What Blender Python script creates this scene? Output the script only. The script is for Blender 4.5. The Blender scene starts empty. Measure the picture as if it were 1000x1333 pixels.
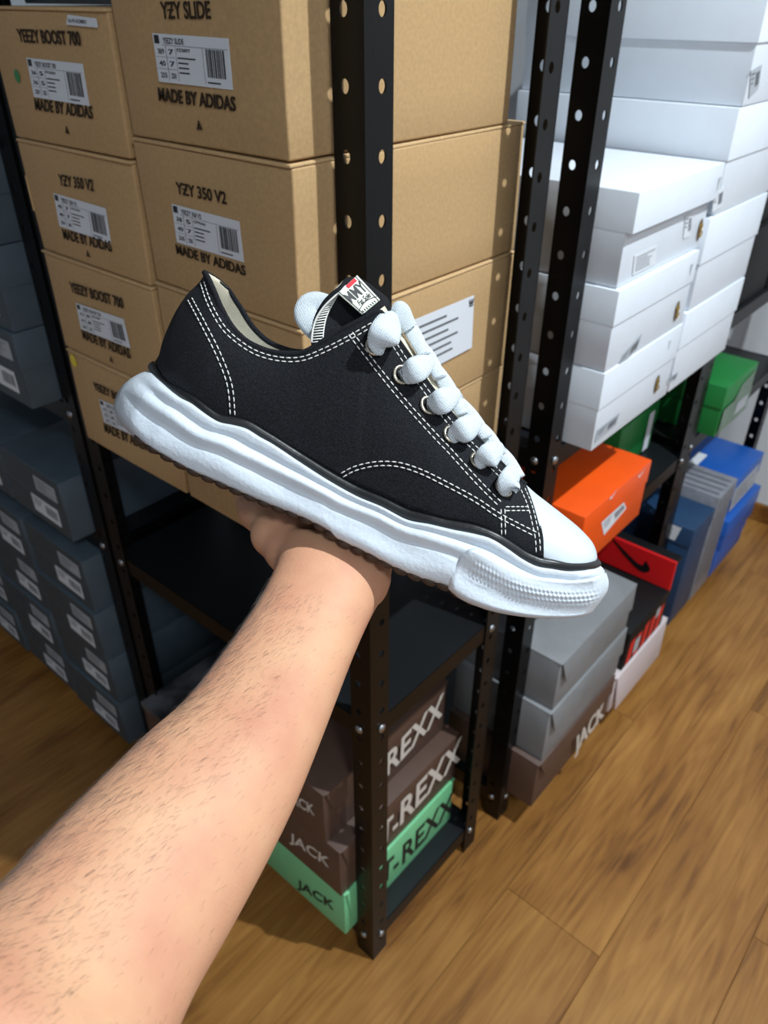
import bpy, bmesh, math, random
import numpy as np
from mathutils import Vector, Matrix
from mathutils.bvhtree import BVHTree
random.seed(7)
sc = bpy.context.scene
COL = sc.collection

# ---------------------------------------------------------------- camera
F = 1002.4                                   # focal length in pixels of the 1000x1333 frame
CAM = np.array([0.45747, -0.50626, 1.40])
p_, yw_, rl_ = [math.radians(a) for a in (33.817, 40.738, 0.187)]
R0 = np.array([[1, 0, 0], [0, 0, -1], [0, 1, 0]], float)
cp, sp_ = math.cos(-p_), math.sin(-p_)
RX = np.array([[1, 0, 0], [0, cp, -sp_], [0, sp_, cp]])
RZ = np.array([[math.cos(yw_), -math.sin(yw_), 0], [math.sin(yw_), math.cos(yw_), 0], [0, 0, 1]])
RR = np.array([[math.cos(rl_), -math.sin(rl_), 0], [math.sin(rl_), math.cos(rl_), 0], [0, 0, 1]])
RC = RZ @ RX @ R0 @ RR
cam_d = bpy.data.cameras.new('camera')
cam = bpy.data.objects.new('camera', cam_d)
COL.objects.link(cam)
m4 = Matrix([[*RC[0], CAM[0]], [*RC[1], CAM[1]], [*RC[2], CAM[2]], [0, 0, 0, 1]])
cam.matrix_world = m4
cam_d.sensor_fit = 'VERTICAL'
cam_d.sensor_height = 24.0
cam_d.lens = 24.0 * F / 1333.0
cam_d.clip_start = 0.02
cam_d.dof.use_dof = True
cam_d.dof.focus_distance = 0.43
cam_d.dof.aperture_fstop = 8.5
sc.camera = cam

# ---------------------------------------------------------------- world, lamps, exposure
w = bpy.data.worlds.new('world')
sc.world = w
w.use_nodes = True
w.node_tree.nodes['Background'].inputs[0].default_value = (0.75, 0.85, 1.0, 1)
w.node_tree.nodes['Background'].inputs[1].default_value = 0.15
sc.view_settings.view_transform = 'Standard'
sc.view_settings.look = 'None'
sc.view_settings.gamma = 1.0
sc.view_settings.use_curve_mapping = False
sc.view_settings.exposure = -1.0
LAMPS = [((1.05, 0.45, 2.93), 142.0, 0.05, (0.86, 0.95, 1.0)),
         ((1.95, -1.25, 2.93), 66.0, 0.45, (0.86, 0.95, 1.0))]

# ---------------------------------------------------------------- helpers
def ray(x, y):
    return RC @ np.array([x - 500, -(y - 666.5), -F]) / F
def on(x, y, ax, v):
    """where the line of sight of a photo point meets the plane axis=v: used to measure positions"""
    d = ray(x, y)
    return CAM + d * (v - CAM[ax]) / d[ax]

def lin(c):
    return tuple(((v / 255.0) / 12.92 if v / 255.0 <= 0.04045 else ((v / 255.0 + 0.055) / 1.055) ** 2.4) for v in c)

def link(o, parent=None):
    COL.objects.link(o)
    if parent is not None:
        o.parent = parent
    return o

def thing(name, label, cat, loc, group=None, mw=None):
    o = bpy.data.objects.new(name, None)
    COL.objects.link(o)
    o.empty_display_size = 0.02
    if mw is not None:
        o.matrix_world = mw
    else:
        o.location = loc
    o['label'] = label
    o['category'] = cat
    if group:
        o['group'] = group
    return o

def obj(name, bm, mats, parent=None, smooth=False, world=True):
    """one mesh object; with world=True the vertices are given in world space and moved into the parent's"""
    me = bpy.data.meshes.new(name)
    if parent is not None and world:
        inv = PINV.get(parent.name)
        if inv is None:
            inv = inv_of(parent)
        bm.transform(inv)
    bm.to_mesh(me)
    bm.free()
    if not isinstance(mats, (list, tuple)):
        mats = [mats]
    for m in mats:
        me.materials.append(m)
    if smooth:
        for p in me.polygons:
            p.use_smooth = True
    o = bpy.data.objects.new(name, me)
    return link(o, parent)

PINV = {}
def inv_of(p):
    m = Matrix.Identity(4)
    q = p
    while q is not None:
        m = q.matrix_basis @ m
        q = q.parent
    return m.inverted()

def add_box(bm, x0, x1, y0, y1, z0, z1, bev=0.0, seg=2):
    r = bmesh.ops.create_cube(bm, size=1.0)
    vs = r['verts']
    for v in vs:
        v.co = Vector(((x0 + x1) / 2 + v.co.x * (x1 - x0), (y0 + y1) / 2 + v.co.y * (y1 - y0), (z0 + z1) / 2 + v.co.z * (z1 - z0)))
    if bev > 0:
        es = list({e for v in vs for e in v.link_edges})
        bmesh.ops.bevel(bm, geom=es, offset=bev, segments=seg, affect='EDGES', profile=0.5)
    return bm

def add_open_box(bm, x0, x1, y0, y1, z0, z1, t=0.0015, bev=0.0012, warp=None):
    """lid: closed top, open bottom, walls of thickness t"""
    o = [Vector(c) for c in ((x0, y0, z0), (x1, y0, z0), (x1, y1, z0), (x0, y1, z0), (x0, y0, z1), (x1, y0, z1), (x1, y1, z1), (x0, y1, z1))]
    i = [Vector(c) for c in ((x0 + t, y0 + t, z0), (x1 - t, y0 + t, z0), (x1 - t, y1 - t, z0), (x0 + t, y1 - t, z0), (x0 + t, y0 + t, z1 - t), (x1 - t, y0 + t, z1 - t), (x1 - t, y1 - t, z1 - t), (x0 + t, y1 - t, z1 - t))]
    O = [bm.verts.new(v) for v in o]
    I = [bm.verts.new(v) for v in i]
    bm.faces.new((O[4], O[5], O[6], O[7]))
    bm.faces.new((I[7], I[6], I[5], I[4]))
    for a in range(4):
        b = (a + 1) % 4
        bm.faces.new((O[a], O[b], O[b + 4], O[a + 4]))
        bm.faces.new((I[b], I[a], I[a + 4], I[b + 4]))
        bm.faces.new((O[b], O[a], I[a], I[b]))
    if bev:
        es = [e for e in bm.edges if all(v in O for v in e.verts) and max(e.verts[0].co.z, e.verts[1].co.z) > z0 + 1e-6]
        bmesh.ops.bevel(bm, geom=es, offset=bev, segments=2, affect='EDGES', profile=0.5)
    return bm

def add_tube(bm, pts, rads, n=8, flat=1.0, up=None, cap=True):
    """swept tube along pts; flat squeezes the ring along the 'up' direction"""
    P = [Vector(p) for p in pts]
    rings = []
    prev = None
    for k, p in enumerate(P):
        t = (P[min(k + 1, len(P) - 1)] - P[max(k - 1, 0)])
        if t.length < 1e-9:
            t = Vector((0, 0, 1))
        t.normalize()
        u = Vector(up[k]) if (up is not None and not isinstance(up, Vector)) else (up if up is not None else (prev if prev is not None else Vector((0.31, 0.27, 0.91))))
        a = u - t * u.dot(t)
        if a.length < 1e-6:
            a = t.orthogonal()
        a.normalize()
        b = t.cross(a)
        prev = a
        r = rads[k] if hasattr(rads, '__len__') else rads
        f = flat[k] if hasattr(flat, '__len__') else flat
        rings.append([bm.verts.new(p + a * (math.cos(2 * math.pi * j / n) * r * f) + b * (math.sin(2 * math.pi * j / n) * r)) for j in range(n)])
    for k in range(len(rings) - 1):
        for j in range(n):
            bm.faces.new((rings[k][j], rings[k][(j + 1) % n], rings[k + 1][(j + 1) % n], rings[k + 1][j]))
    if cap:
        bm.faces.new(rings[0][::-1])
        bm.faces.new(rings[-1])
    return bm

def add_grid(bm, G):
    """G: rows of points -> quads"""
    V = [[bm.verts.new(Vector(p)) for p in row] for row in G]
    for a in range(len(V) - 1):
        for b in range(len(V[0]) - 1):
            try:
                bm.faces.new((V[a][b], V[a][b + 1], V[a + 1][b + 1], V[a + 1][b]))
            except ValueError:
                pass
    return V

def interp(path, n=None, ts=None, smooth=True):
    """resample a polyline by arc length (Catmull-Rom)"""
    P = np.array(path, float)
    if smooth and len(P) > 2:
        Q = np.vstack([2 * P[0] - P[1], P, 2 * P[-1] - P[-2]])
        out = []
        for i in range(1, len(Q) - 2):
            for k in range(8):
                t = k / 8
                a, b, c, d = Q[i - 1], Q[i], Q[i + 1], Q[i + 2]
                out.append(0.5 * ((2 * b) + (c - a) * t + (2 * a - 5 * b + 4 * c - d) * t * t + (3 * b - a - 3 * c + d) * t ** 3))
        out.append(P[-1])
        P = np.array(out)
    L = np.concatenate([[0], np.cumsum(np.linalg.norm(np.diff(P, axis=0), axis=1))])
    if ts is None:
        ts = np.linspace(0, 1, n)
    tt = np.asarray(ts) * L[-1]
    return np.array([[np.interp(t, L, P[:, k]) for k in range(P.shape[1])] for t in tt])

# ---------------------------------------------------------------- materials
def mat(name, rgb, rough=0.6, metal=0.0, var=0.0, vscale=20.0, bump=0.0, bscale=200.0, spec=0.5, rgb2=None, sss=0.0, coat=0.0, emis=None, detail=4.0):
    m = bpy.data.materials.new(name)
    m.use_nodes = True
    nt = m.node_tree
    b = nt.nodes['Principled BSDF']
    b.inputs['Base Color'].default_value = (*lin(rgb), 1)
    b.inputs['Roughness'].default_value = rough
    b.inputs['Metallic'].default_value = metal
    b.inputs['Specular IOR Level'].default_value = spec
    if coat:
        b.inputs['Coat Weight'].default_value = coat
        b.inputs['Coat Roughness'].default_value = 0.2
    if sss:
        b.inputs['Subsurface Weight'].default_value = sss
        b.inputs['Subsurface Radius'].default_value = (1.0, 0.35, 0.2)
        b.inputs['Subsurface Scale'].default_value = 0.004
    tc = nt.nodes.new('ShaderNodeTexCoord')
    if var or rgb2:
        n = nt.nodes.new('ShaderNodeTexNoise')
        n.inputs['Scale'].default_value = vscale
        n.inputs['Detail'].default_value = detail
        nt.links.new(tc.outputs['Object'], n.inputs['Vector'])
        r = nt.nodes.new('ShaderNodeValToRGB')
        a = lin(rgb)
        c2 = lin(rgb2) if rgb2 else tuple(v * (1 - var) for v in a)
        c1 = a if rgb2 else tuple(min(1, v * (1 + var * 0.6)) for v in a)
        r.color_ramp.elements[0].position = 0.35
        r.color_ramp.elements[1].position = 0.68
        r.color_ramp.elements[0].color = (*c2, 1)
        r.color_ramp.elements[1].color = (*c1, 1)
        nt.links.new(n.outputs['Fac'], r.inputs['Fac'])
        nt.links.new(r.outputs['Color'], b.inputs['Base Color'])
    if bump:
        n2 = nt.nodes.new('ShaderNodeTexNoise')
        n2.inputs['Scale'].default_value = bscale
        n2.inputs['Detail'].default_value = 3
        nt.links.new(tc.outputs['Object'], n2.inputs['Vector'])
        bp = nt.nodes.new('ShaderNodeBump')
        bp.inputs['Strength'].default_value = bump
        bp.inputs['Distance'].default_value = 0.001
        nt.links.new(n2.outputs['Fac'], bp.inputs['Height'])
        nt.links.new(bp.outputs['Normal'], b.inputs['Normal'])
    if emis:
        b.inputs['Emission Color'].default_value = (*emis[0], 1)
        b.inputs['Emission Strength'].default_value = emis[1]
    return m

M = {}
M['kraft'] = mat('kraft_card', (186, 152, 108), 0.75, var=0.08, vscale=260, bump=0.25, bscale=900, spec=0.25)
M['kraft_edge'] = mat('kraft_edge', (198, 164, 118), 0.8, var=0.08, vscale=200)
M['kraft_ink'] = mat('kraft_ink', (52, 40, 28), 0.7, spec=0.2)
M['sticker'] = mat('sticker_paper', (216, 220, 226), 0.5, spec=0.4)
M['sticker_dull'] = mat('sticker_dull', (168, 172, 178), 0.5, spec=0.4)
M['ink'] = mat('ink', (22, 22, 24), 0.5)
M['ink_soft'] = mat('ink_soft', (96, 98, 104), 0.6)
M['rack'] = mat('rack_paint', (7, 7, 8), 0.38, var=0.3, vscale=12, bump=0.12, bscale=300, spec=0.25)
M['board'] = mat('board_paint', (17, 20, 23), 0.42, var=0.15, vscale=8, bump=0.1, bscale=250)
M['bolt'] = mat('bolt_zinc', (175, 178, 182), 0.3, 1.0)
M['white_box'] = mat('white_card', (220, 226, 234), 0.42, var=0.02, vscale=30, bump=0.12, bscale=500, spec=0.5)
M['white_mark'] = mat('white_box_mark', (110, 112, 112), 0.6)
M['gold'] = mat('gold_metal', (196, 160, 70), 0.25, 1.0)
M['tan_patch'] = mat('tan_patch', (112, 92, 64), 0.6)
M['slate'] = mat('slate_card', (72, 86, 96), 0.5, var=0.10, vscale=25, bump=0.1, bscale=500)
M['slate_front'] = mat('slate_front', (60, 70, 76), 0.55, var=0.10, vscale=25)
M['brown_box'] = mat('brown_card', (84, 62, 52), 0.5, var=0.06, vscale=30, bump=0.1, bscale=600)
M['mint'] = mat('mint_card', (118, 196, 142), 0.5, var=0.04, vscale=30)
M['pale_ink'] = mat('pale_print', (206, 198, 188), 0.6)
M['black_ink'] = mat('black_print', (18, 24, 20), 0.6)
M['orange'] = mat('orange_card', (236, 84, 16), 0.42, var=0.04, vscale=20, spec=0.4)
M['grey_box'] = mat('grey_card', (128, 130, 132), 0.62, var=0.12, vscale=14, bump=0.2, bscale=120)
M['red'] = mat('red_card', (214, 22, 26), 0.45, var=0.05, vscale=20)
M['black_box'] = mat('black_card', (13, 13, 15), 0.6, spec=0.25)
M['pink_box'] = mat('pinkish_card', (206, 192, 192), 0.5, var=0.04, vscale=20)
M['navy'] = mat('navy_card', (24, 58, 92), 0.5, var=0.12, vscale=20)
M['blue'] = mat('blue_card', (14, 84, 170), 0.4, var=0.05, vscale=20)
M['green'] = mat('green_card', (22, 116, 52), 0.45, var=0.06, vscale=20)
M['greengrey'] = mat('green_grey_card', (108, 128, 112), 0.5, var=0.15, vscale=40)
M['stripe_grey'] = mat('stripe_grey_card', (128, 130, 138), 0.5, var=0.15, vscale=60)
M['marble'] = mat('marbled_card', (112, 114, 120), 0.5, rgb2=(34, 32, 34), vscale=16, var=0.1)
M['wall'] = mat('wall_paint', (214, 216, 218), 0.85, var=0.02, vscale=4, bump=0.1, bscale=80)
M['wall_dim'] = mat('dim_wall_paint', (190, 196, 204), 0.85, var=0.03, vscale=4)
M['yellow'] = mat('yellow_dot', (222, 200, 40), 0.5)
M['green_dot'] = mat('green_dot', (40, 130, 70), 0.5)

def wood_mat(name, seed, tone=1.0):
    m = bpy.data.materials.new(name)
    m.use_nodes = True
    nt = m.node_tree
    b = nt.nodes['Principled BSDF']
    b.inputs['Roughness'].default_value = 0.36
    b.inputs['Specular IOR Level'].default_value = 0.4
    tc = nt.nodes.new('ShaderNodeTexCoord')
    mp = nt.nodes.new('ShaderNodeMapping')
    mp.inputs['Location'].default_value = (seed * 3.1, seed * 1.7, 0)
    mp.inputs['Scale'].default_value = (1.0, 0.07, 1.0)
    nt.links.new(tc.outputs['Object'], mp.inputs['Vector'])
    n = nt.nodes.new('ShaderNodeTexNoise')
    n.inputs['Scale'].default_value = 48
    n.inputs['Detail'].default_value = 8
    n.inputs['Distortion'].default_value = 2.2
    nt.links.new(mp.outputs['Vector'], n.inputs['Vector'])
    mp2 = nt.nodes.new('ShaderNodeMapping')
    mp2.inputs['Location'].default_value = (seed * 1.3, seed * 5.7, 0)
    mp2.inputs['Scale'].default_value = (1.0, 0.35, 1.0)
    nt.links.new(tc.outputs['Object'], mp2.inputs['Vector'])
    n2 = nt.nodes.new('ShaderNodeTexNoise')
    n2.inputs['Scale'].default_value = 7
    n2.inputs['Detail'].default_value = 3
    n2.inputs['Distortion'].default_value = 0.8
    nt.links.new(mp2.outputs['Vector'], n2.inputs['Vector'])
    mx = nt.nodes.new('ShaderNodeMath')
    mx.operation = 'MULTIPLY_ADD'
    mx.inputs[1].default_value = 0.55
    nt.links.new(n2.outputs['Fac'], mx.inputs[0])
    mm = nt.nodes.new('ShaderNodeMath')
    mm.operation = 'MULTIPLY'
    mm.inputs[1].default_value = 0.45
    nt.links.new(n.outputs['Fac'], mm.inputs[0])
    nt.links.new(mm.outputs[0], mx.inputs[2])
    r = nt.nodes.new('ShaderNodeValToRGB')
    e = r.color_ramp.elements
    e[0].position = 0.33
    e[1].position = 0.66
    e[0].color = (*[v * tone for v in lin((94, 58, 26))], 1)
    e[1].color = (*[v * tone for v in lin((166, 118, 60))], 1)
    e2 = e.new(0.47)
    e2.color = (*[v * tone for v in lin((138, 92, 42))], 1)
    nt.links.new(mx.outputs[0], r.inputs['Fac'])
    nt.links.new(r.outputs['Color'], b.inputs['Base Color'])
    bp = nt.nodes.new('ShaderNodeBump')
    bp.inputs['Strength'].default_value = 0.15
    bp.inputs['Distance'].default_value = 0.001
    nt.links.new(n.outputs['Fac'], bp.inputs['Height'])
    nt.links.new(bp.outputs['Normal'], b.inputs['Normal'])
    return m
WOOD = [wood_mat('laminate_%d' % i, i + 1, t) for i, t in enumerate((1.0, 0.93, 1.05, 0.98))]

# ---------------------------------------------------------------- the room
RX0, RX1, RY0, RY1, RH = -2.2, 2.9, -2.3, 1.84, 3.0
def struct(name, bm, m, parent=None):
    o = obj(name, bm, m, parent)
    if parent is None:
        o['kind'] = 'structure'
    return o
bm = bmesh.new(); add_box(bm, RX0, RX1, RY0, RY1, -0.05, -0.009)
floor = struct('floor', bm, M['brown_box'])
pw, plen = 0.192, 1.285
i = 0
xx = RX0
while xx < RX1:
    off = ((i * 0.417) % 1.0) * plen
    yy = RY0 - off
    while yy < RY1:
        a, c = max(yy, RY0), min(yy + plen, RY1)
        if c - a > 0.02:
            bm = bmesh.new(); add_box(bm, xx + 0.0003, min(xx + pw, RX1) - 0.0003, a + 0.0003, c - 0.0003, -0.009, 0.0, 0.0006, 1)
            obj('plank', bm, WOOD[random.randrange(4)], floor)
        yy += plen
    xx += pw
    i += 1
for nm, b in (('wall_back', (RX0, RX1, RY1, RY1 + 0.1, 0, RH)), ('wall_front', (RX0, RX1, RY0 - 0.1, RY0, 0, RH)),
              ('wall_left', (RX0 - 0.1, RX0, RY0, RY1, 0, RH)), ('wall_right', (RX1, RX1 + 0.1, RY0, RY1, 0, RH)),
              ('ceiling', (RX0, RX1, RY0, RY1, RH, RH + 0.1))):
    bm = bmesh.new(); add_box(bm, *b)
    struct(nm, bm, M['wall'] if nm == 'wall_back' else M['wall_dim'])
for nm, b in (('baseboard_back', (RX0, RX1, RY1 - 0.014, RY1, 0, 0.06)), ('baseboard_right', (RX1 - 0.014, RX1, RY0, RY1 - 0.014, 0, 0.06))):
    bm = bmesh.new(); add_box(bm, *b, 0.003, 2)
    struct(nm, bm, WOOD[1])

M['lamp_glow'] = mat('lamp_glow', (255, 255, 255), 0.5, emis=((0.9, 0.96, 1.0), 12.0))
M['lamp_body'] = mat('lamp_body', (220, 220, 220), 0.4)
for k, (pos, power, size, colr) in enumerate(LAMPS):
    t = thing('ceiling_lamp', ['round white ceiling lamp above the white shoebox stack', 'round white ceiling lamp over the open floor at the right'][k], 'lamp', (pos[0], pos[1], RH))
    bm = bmesh.new(); bmesh.ops.create_cone(bm, cap_ends=True, segments=32, radius1=0.11 if k == 0 else 0.26, radius2=0.12 if k == 0 else 0.27, depth=0.03)
    bm.transform(Matrix.Translation((pos[0], pos[1], RH - 0.0152)))
    obj('housing', bm, M['lamp_body'], t)
    bm = bmesh.new(); bmesh.ops.create_cone(bm, cap_ends=True, segments=32, radius1=0.085 if k == 0 else 0.24, radius2=0.09 if k == 0 else 0.245, depth=0.008)
    bm.transform(Matrix.Translation((pos[0], pos[1], RH - 0.034)))
    obj('diffuser', bm, M['lamp_glow'], t)
    ld = bpy.data.lights.new('lamp_light', 'AREA')
    ld.shape = 'DISK'; ld.size = size; ld.energy = power; ld.color = colr; ld.spread = math.radians(180)
    lo = bpy.data.objects.new('lamp_light', ld); COL.objects.link(lo)
    lo.parent = t
    lo.location = (0, 0, pos[2] - RH)

# ---------------------------------------------------------------- text, stickers
def text_mesh(s, shear=0.0, bold=0.022):
    cu = bpy.data.curves.new('t', 'FONT')
    cu.body = s
    cu.shear = shear
    cu.resolution_u = 3
    cu.offset = bold
    o = bpy.data.objects.new('t', cu)
    COL.objects.link(o)
    dg = bpy.context.evaluated_depsgraph_get()
    dg.update()
    me = bpy.data.meshes.new_from_object(o.evaluated_get(dg))
    bpy.data.objects.remove(o)
    bm = bmesh.new(); bm.from_mesh(me)
    bpy.data.meshes.remove(me)
    bm.verts.ensure_lookup_table()
    xs = [v.co.x for v in bm.verts]; ys = [v.co.y for v in bm.verts]
    x0, x1, y0, y1 = min(xs), max(xs), min(ys), max(ys)
    for v in bm.verts:
        v.co = Vector(((v.co.x - x0) / (x1 - x0), (v.co.y - y0) / (y1 - y0), 0))
    return bm
TC = {}
def text01(s, shear=0.0, bold=0.0):
    k = (s, shear)
    if k not in TC:
        b = text_mesh(s, shear)
        TC[k] = ([v.co.copy() for v in b.verts], [[v.index for v in f.verts] for f in b.faces])
        b.free()
    return TC[k]
def letter_mid(s, k):
    """fraction of the printed width at which letter k of s sits"""
    def wd(t):
        cu = bpy.data.curves.new('t', 'FONT'); cu.body = t
        o = bpy.data.objects.new('t', cu); COL.objects.link(o)
        bpy.context.view_layer.update()
        x = o.dimensions.x
        bpy.data.objects.remove(o); bpy.data.curves.remove(cu)
        return x
    a, b, c = wd(s[:k]), wd(s[:k + 1]), wd(s)
    return (a + b) / 2 / c, (b - a) / c
def place(ax, c, u, v):
    """point on a face: ax 1 = face looking to -Y (u is x), ax 0 = face looking to +X (u is y), ax 2 = top (u is x, v is y)"""
    if ax == 1: return Vector((u, c, v))
    if ax == 0: return Vector((c, u, v))
    return Vector((u, v, c))
def add_text(bm, s, ax, c, BL, BR, TL, shear=0.0, bold=0.0):
    V, Fc = text01(s, shear)
    BL, BR, TL = np.array(BL), np.array(BR), np.array(TL)
    offs = [(0, 0)] if not bold else [(-bold, 0), (bold, 0)]
    for ox, oy in offs:
        vs = []
        for q in V:
            p = BL + (BR - BL) * (q.x + ox) + (TL - BL) * (q.y + oy)
            vs.append(bm.verts.new(place(ax, c, p[0], p[1])))
        for f in Fc:
            try: bm.faces.new([vs[k] for k in f])
            except ValueError: pass
        c += -0.00004 if ax == 1 else 0.00004
def add_rect(bm, ax, c, u0, v0, u1, v1):
    bm.faces.new([bm.verts.new(place(ax, c, *q)) for q in ((u0, v0), (u1, v0), (u1, v1), (u0, v1))])
def add_poly(bm, ax, c, pts):
    bm.faces.new([bm.verts.new(place(ax, c, *q)) for q in pts])
def OUT(ax): return -1 if ax == 1 else 1
def plate(bm, ax, c, quad, th=0.0004):
    s = OUT(ax)
    a = [bm.verts.new(place(ax, c + s * th, *q)) for q in quad]
    b = [bm.verts.new(place(ax, c - s * 0.0001, *q)) for q in quad]
    bm.faces.new(a)
    for k in range(4):
        bm.faces.new((a[k], b[k], b[(k + 1) % 4], a[(k + 1) % 4]))
def sticker(parent, ax, c, quad, title='', style='full', matr='sticker', nums=('38', '5', '40', '7', '255', '250'), sub=''):
    """quad: TL, TR, BR, BL in face coordinates"""
    bm = bmesh.new(); plate(bm, ax, c, quad)
    st = obj('sticker', bm, M[matr], parent)
    TL, TR, BR, BL = [np.array(q) for q in quad]
    def uv(u, v):
        a = BL + (BR - BL) * u; b = TL + (TR - TL) * u
        return a + (b - a) * v
    cc = c + OUT(ax) * 0.0007
    bm = bmesh.new()
    def rect(u0, v0, u1, v1):
        bm.faces.new([bm.verts.new(place(ax, cc, *uv(*q))) for q in ((u0, v0), (u1, v0), (u1, v1), (u0, v1))])
    def txt(s, u0, v0, u1, v1):
        add_text(bm, s, ax, cc, uv(u0, v0), uv(u1, v0), uv(u0, v1))
    if style == 'full':
        rect(0.02, 0.80, 0.09, 0.97)
        rect(0.12, 0.775, 0.98, 0.782)
        txt(title, 0.14, 0.81, 0.14 + 0.026 * len(title), 0.93)
        for k in (1, 2):
            rect(0.02, 0.775 - k * 0.245, 0.29, 0.781 - k * 0.245)
        rect(0.165, 0.05, 0.170, 0.77); rect(0.30, 0.05, 0.304, 0.77); rect(0.66, 0.05, 0.664, 0.77)
        for k in range(3):
            y = 0.59 - k * 0.245
            txt(nums[2 * k], 0.05, y, 0.14, y + 0.11)
            txt(nums[2 * k + 1], 0.20, y, 0.27, y + 0.11)
        txt(sub, 0.32, 0.66, 0.50, 0.73)
        for k, wd in enumerate((0.24, 0.14, 0.14, 0.14)):
            rect(0.32, 0.52 - k * 0.10, 0.32 + wd, 0.55 - k * 0.10)
        rect(0.69, 0.08, 0.86, 0.11)
        u = 0.70
        random.seed(len(title) + 3)
        while u < 0.94:
            wd = random.choice((0.006, 0.012, 0.02))
            rect(u, 0.20, u + wd, 0.76)
            u += wd + random.choice((0.006, 0.010))
    elif style == 'bar':
        for k in range(3):
            rect(0.06, 0.8 - k * 0.17, 0.42 - 0.06 * k, 0.86 - k * 0.17)
        u = 0.52
        while u < 0.92:
            wd = random.choice((0.012, 0.03))
            rect(u, 0.25, u + wd, 0.8); u += wd + 0.018
    elif style == 'lines':
        for k in range(6):
            rect(0.08, 0.82 - k * 0.13, random.uniform(0.5, 0.92), 0.86 - k * 0.13)
    obj('print', bm, M['ink'] if style == 'full' else M['ink_soft'], st)
    return st
def printed(parent, ax, c, items, m, name='printed_text'):
    bm = bmesh.new()
    cc = c + OUT(ax) * 0.0004
    for it in items:
        add_text(bm, it[0], ax, cc, it[1], it[2], it[3], *(it[4:] or ()))
    return obj(name, bm, m, parent)
def fq(ax, c, *pp):
    """photo points measured on a face -> face coordinates"""
    out = []
    for x, y in pp:
        q = on(x, y, ax, c)
        out.append((q[0], q[2]) if ax == 1 else ((q[1], q[2]) if ax == 0 else (q[0], q[1])))
    return out
SW = [(0.0, 0.52), (0.03, 0.30), (0.12, 0.08), (0.22, 0.0), (0.34, 0.04), (0.6, 0.32), (1.0, 0.98), (0.62, 0.62), (0.38, 0.42), (0.26, 0.36), (0.17, 0.42), (0.12, 0.60), (0.11, 0.82), (0.05, 0.70)]
def swoosh(parent, ax, c, O_, U_, V_, m):
    bm = bmesh.new()
    O_, U_, V_ = map(np.array, (O_, U_, V_))
    f = [O_ + U_ * a + V_ * b for a, b in SW]
    fc = bm.faces.new([bm.verts.new(place(ax, c + OUT(ax) * 0.0005, *q)) for q in f])
    bmesh.ops.triangulate(bm, faces=[fc])
    return obj('check_mark', bm, m, parent)
def tri_mark(parent, ax, c, u, v, s, m):
    bm = bmesh.new()
    for k in range(3):
        x = u - s * 0.5 + k * s * 0.36
        h = s * (0.38 + 0.31 * k)
        h = (0.2, 0.55, 0.9)[k] * s
        add_poly(bm, ax, c + OUT(ax) * 0.0004, [(x, v), (x + s * 0.28, v), (x + s * 0.28 - h * 0.55, v + h + s * 0.12), (x - h * 0.55, v + h)])
    return obj('stripe_mark', bm, m, parent)

# ---------------------------------------------------------------- shoeboxes
def wobble(bm, x0, x1, y0, y1, z0, z1, amp, seed):
    random.seed(seed)
    ph = [random.uniform(0, 6.28) for _ in range(6)]
    for v in bm.verts:
        u = (v.co.x - x0) / (x1 - x0); q = (v.co.y - y0) / (y1 - y0); s = (v.co.z - z0) / (z1 - z0)
        v.co.x += amp * math.sin(3 * q + 2 * s + ph[0]) * (1 if u > 0.5 else -1) * 0.5
        v.co.y += amp * math.sin(3 * u + 2 * s + ph[1]) * (1 if q > 0.5 else -1) * 0.5
        v.co.z += amp * math.sin(3 * u + 3 * q + ph[2]) * 0.3
SEED = [0]
def kraft_box(label, x0, x1, y0, y1, z0, z1, group='brown card shoeboxes on the top shelf'):
    """hinged card box: body, lid sheet with a front tuck edge, the two front corner tabs"""
    SEED[0] += 1
    t = thing('shoebox', label, 'shoebox', ((x0 + x1) / 2, (y0 + y1) / 2, z0), group)
    bm = bmesh.new(); add_box(bm, x0, x1, y0, y1, z0 + 0.0004, z1 - 0.0035, 0.0022, 3)
    bmesh.ops.subdivide_edges(bm, edges=[e for e in bm.edges if e.calc_length() > 0.09], cuts=3, use_grid_fill=True)
    wobble(bm, x0, x1, y0, y1, z0, z1, 0.0016, SEED[0])
    obj('body', bm, M['kraft'], t, True)
    bm = bmesh.new(); add_box(bm, x0 - 0.0004, x1 + 0.0006, y0 - 0.0018, y1, z1 - 0.0036, z1 - 0.0006, 0.0012, 2)
    obj('lid', bm, M['kraft_edge'], t, True)
    for s, xc in (((-1, x0),) if 'second from its top' in label else ()):
        bm = bmesh.new(); add_box(bm, xc - 0.0016, xc + 0.0016, y0 - 0.0012, y0 + 0.004, z0 + (z1 - z0) * 0.36, z0 + (z1 - z0) * 0.68, 0.001, 2)
        obj('corner_tab', bm, M['kraft_edge'], t, True)
    for o in list(t.children):
        if o.type == 'MESH': shade_auto(o)
    return t
def shade_auto(o):
    me = o.data
    for p in me.polygons: p.use_smooth = True
    try: me.set_sharp_from_angle(angle=math.radians(40))
    except Exception: pass
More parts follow.
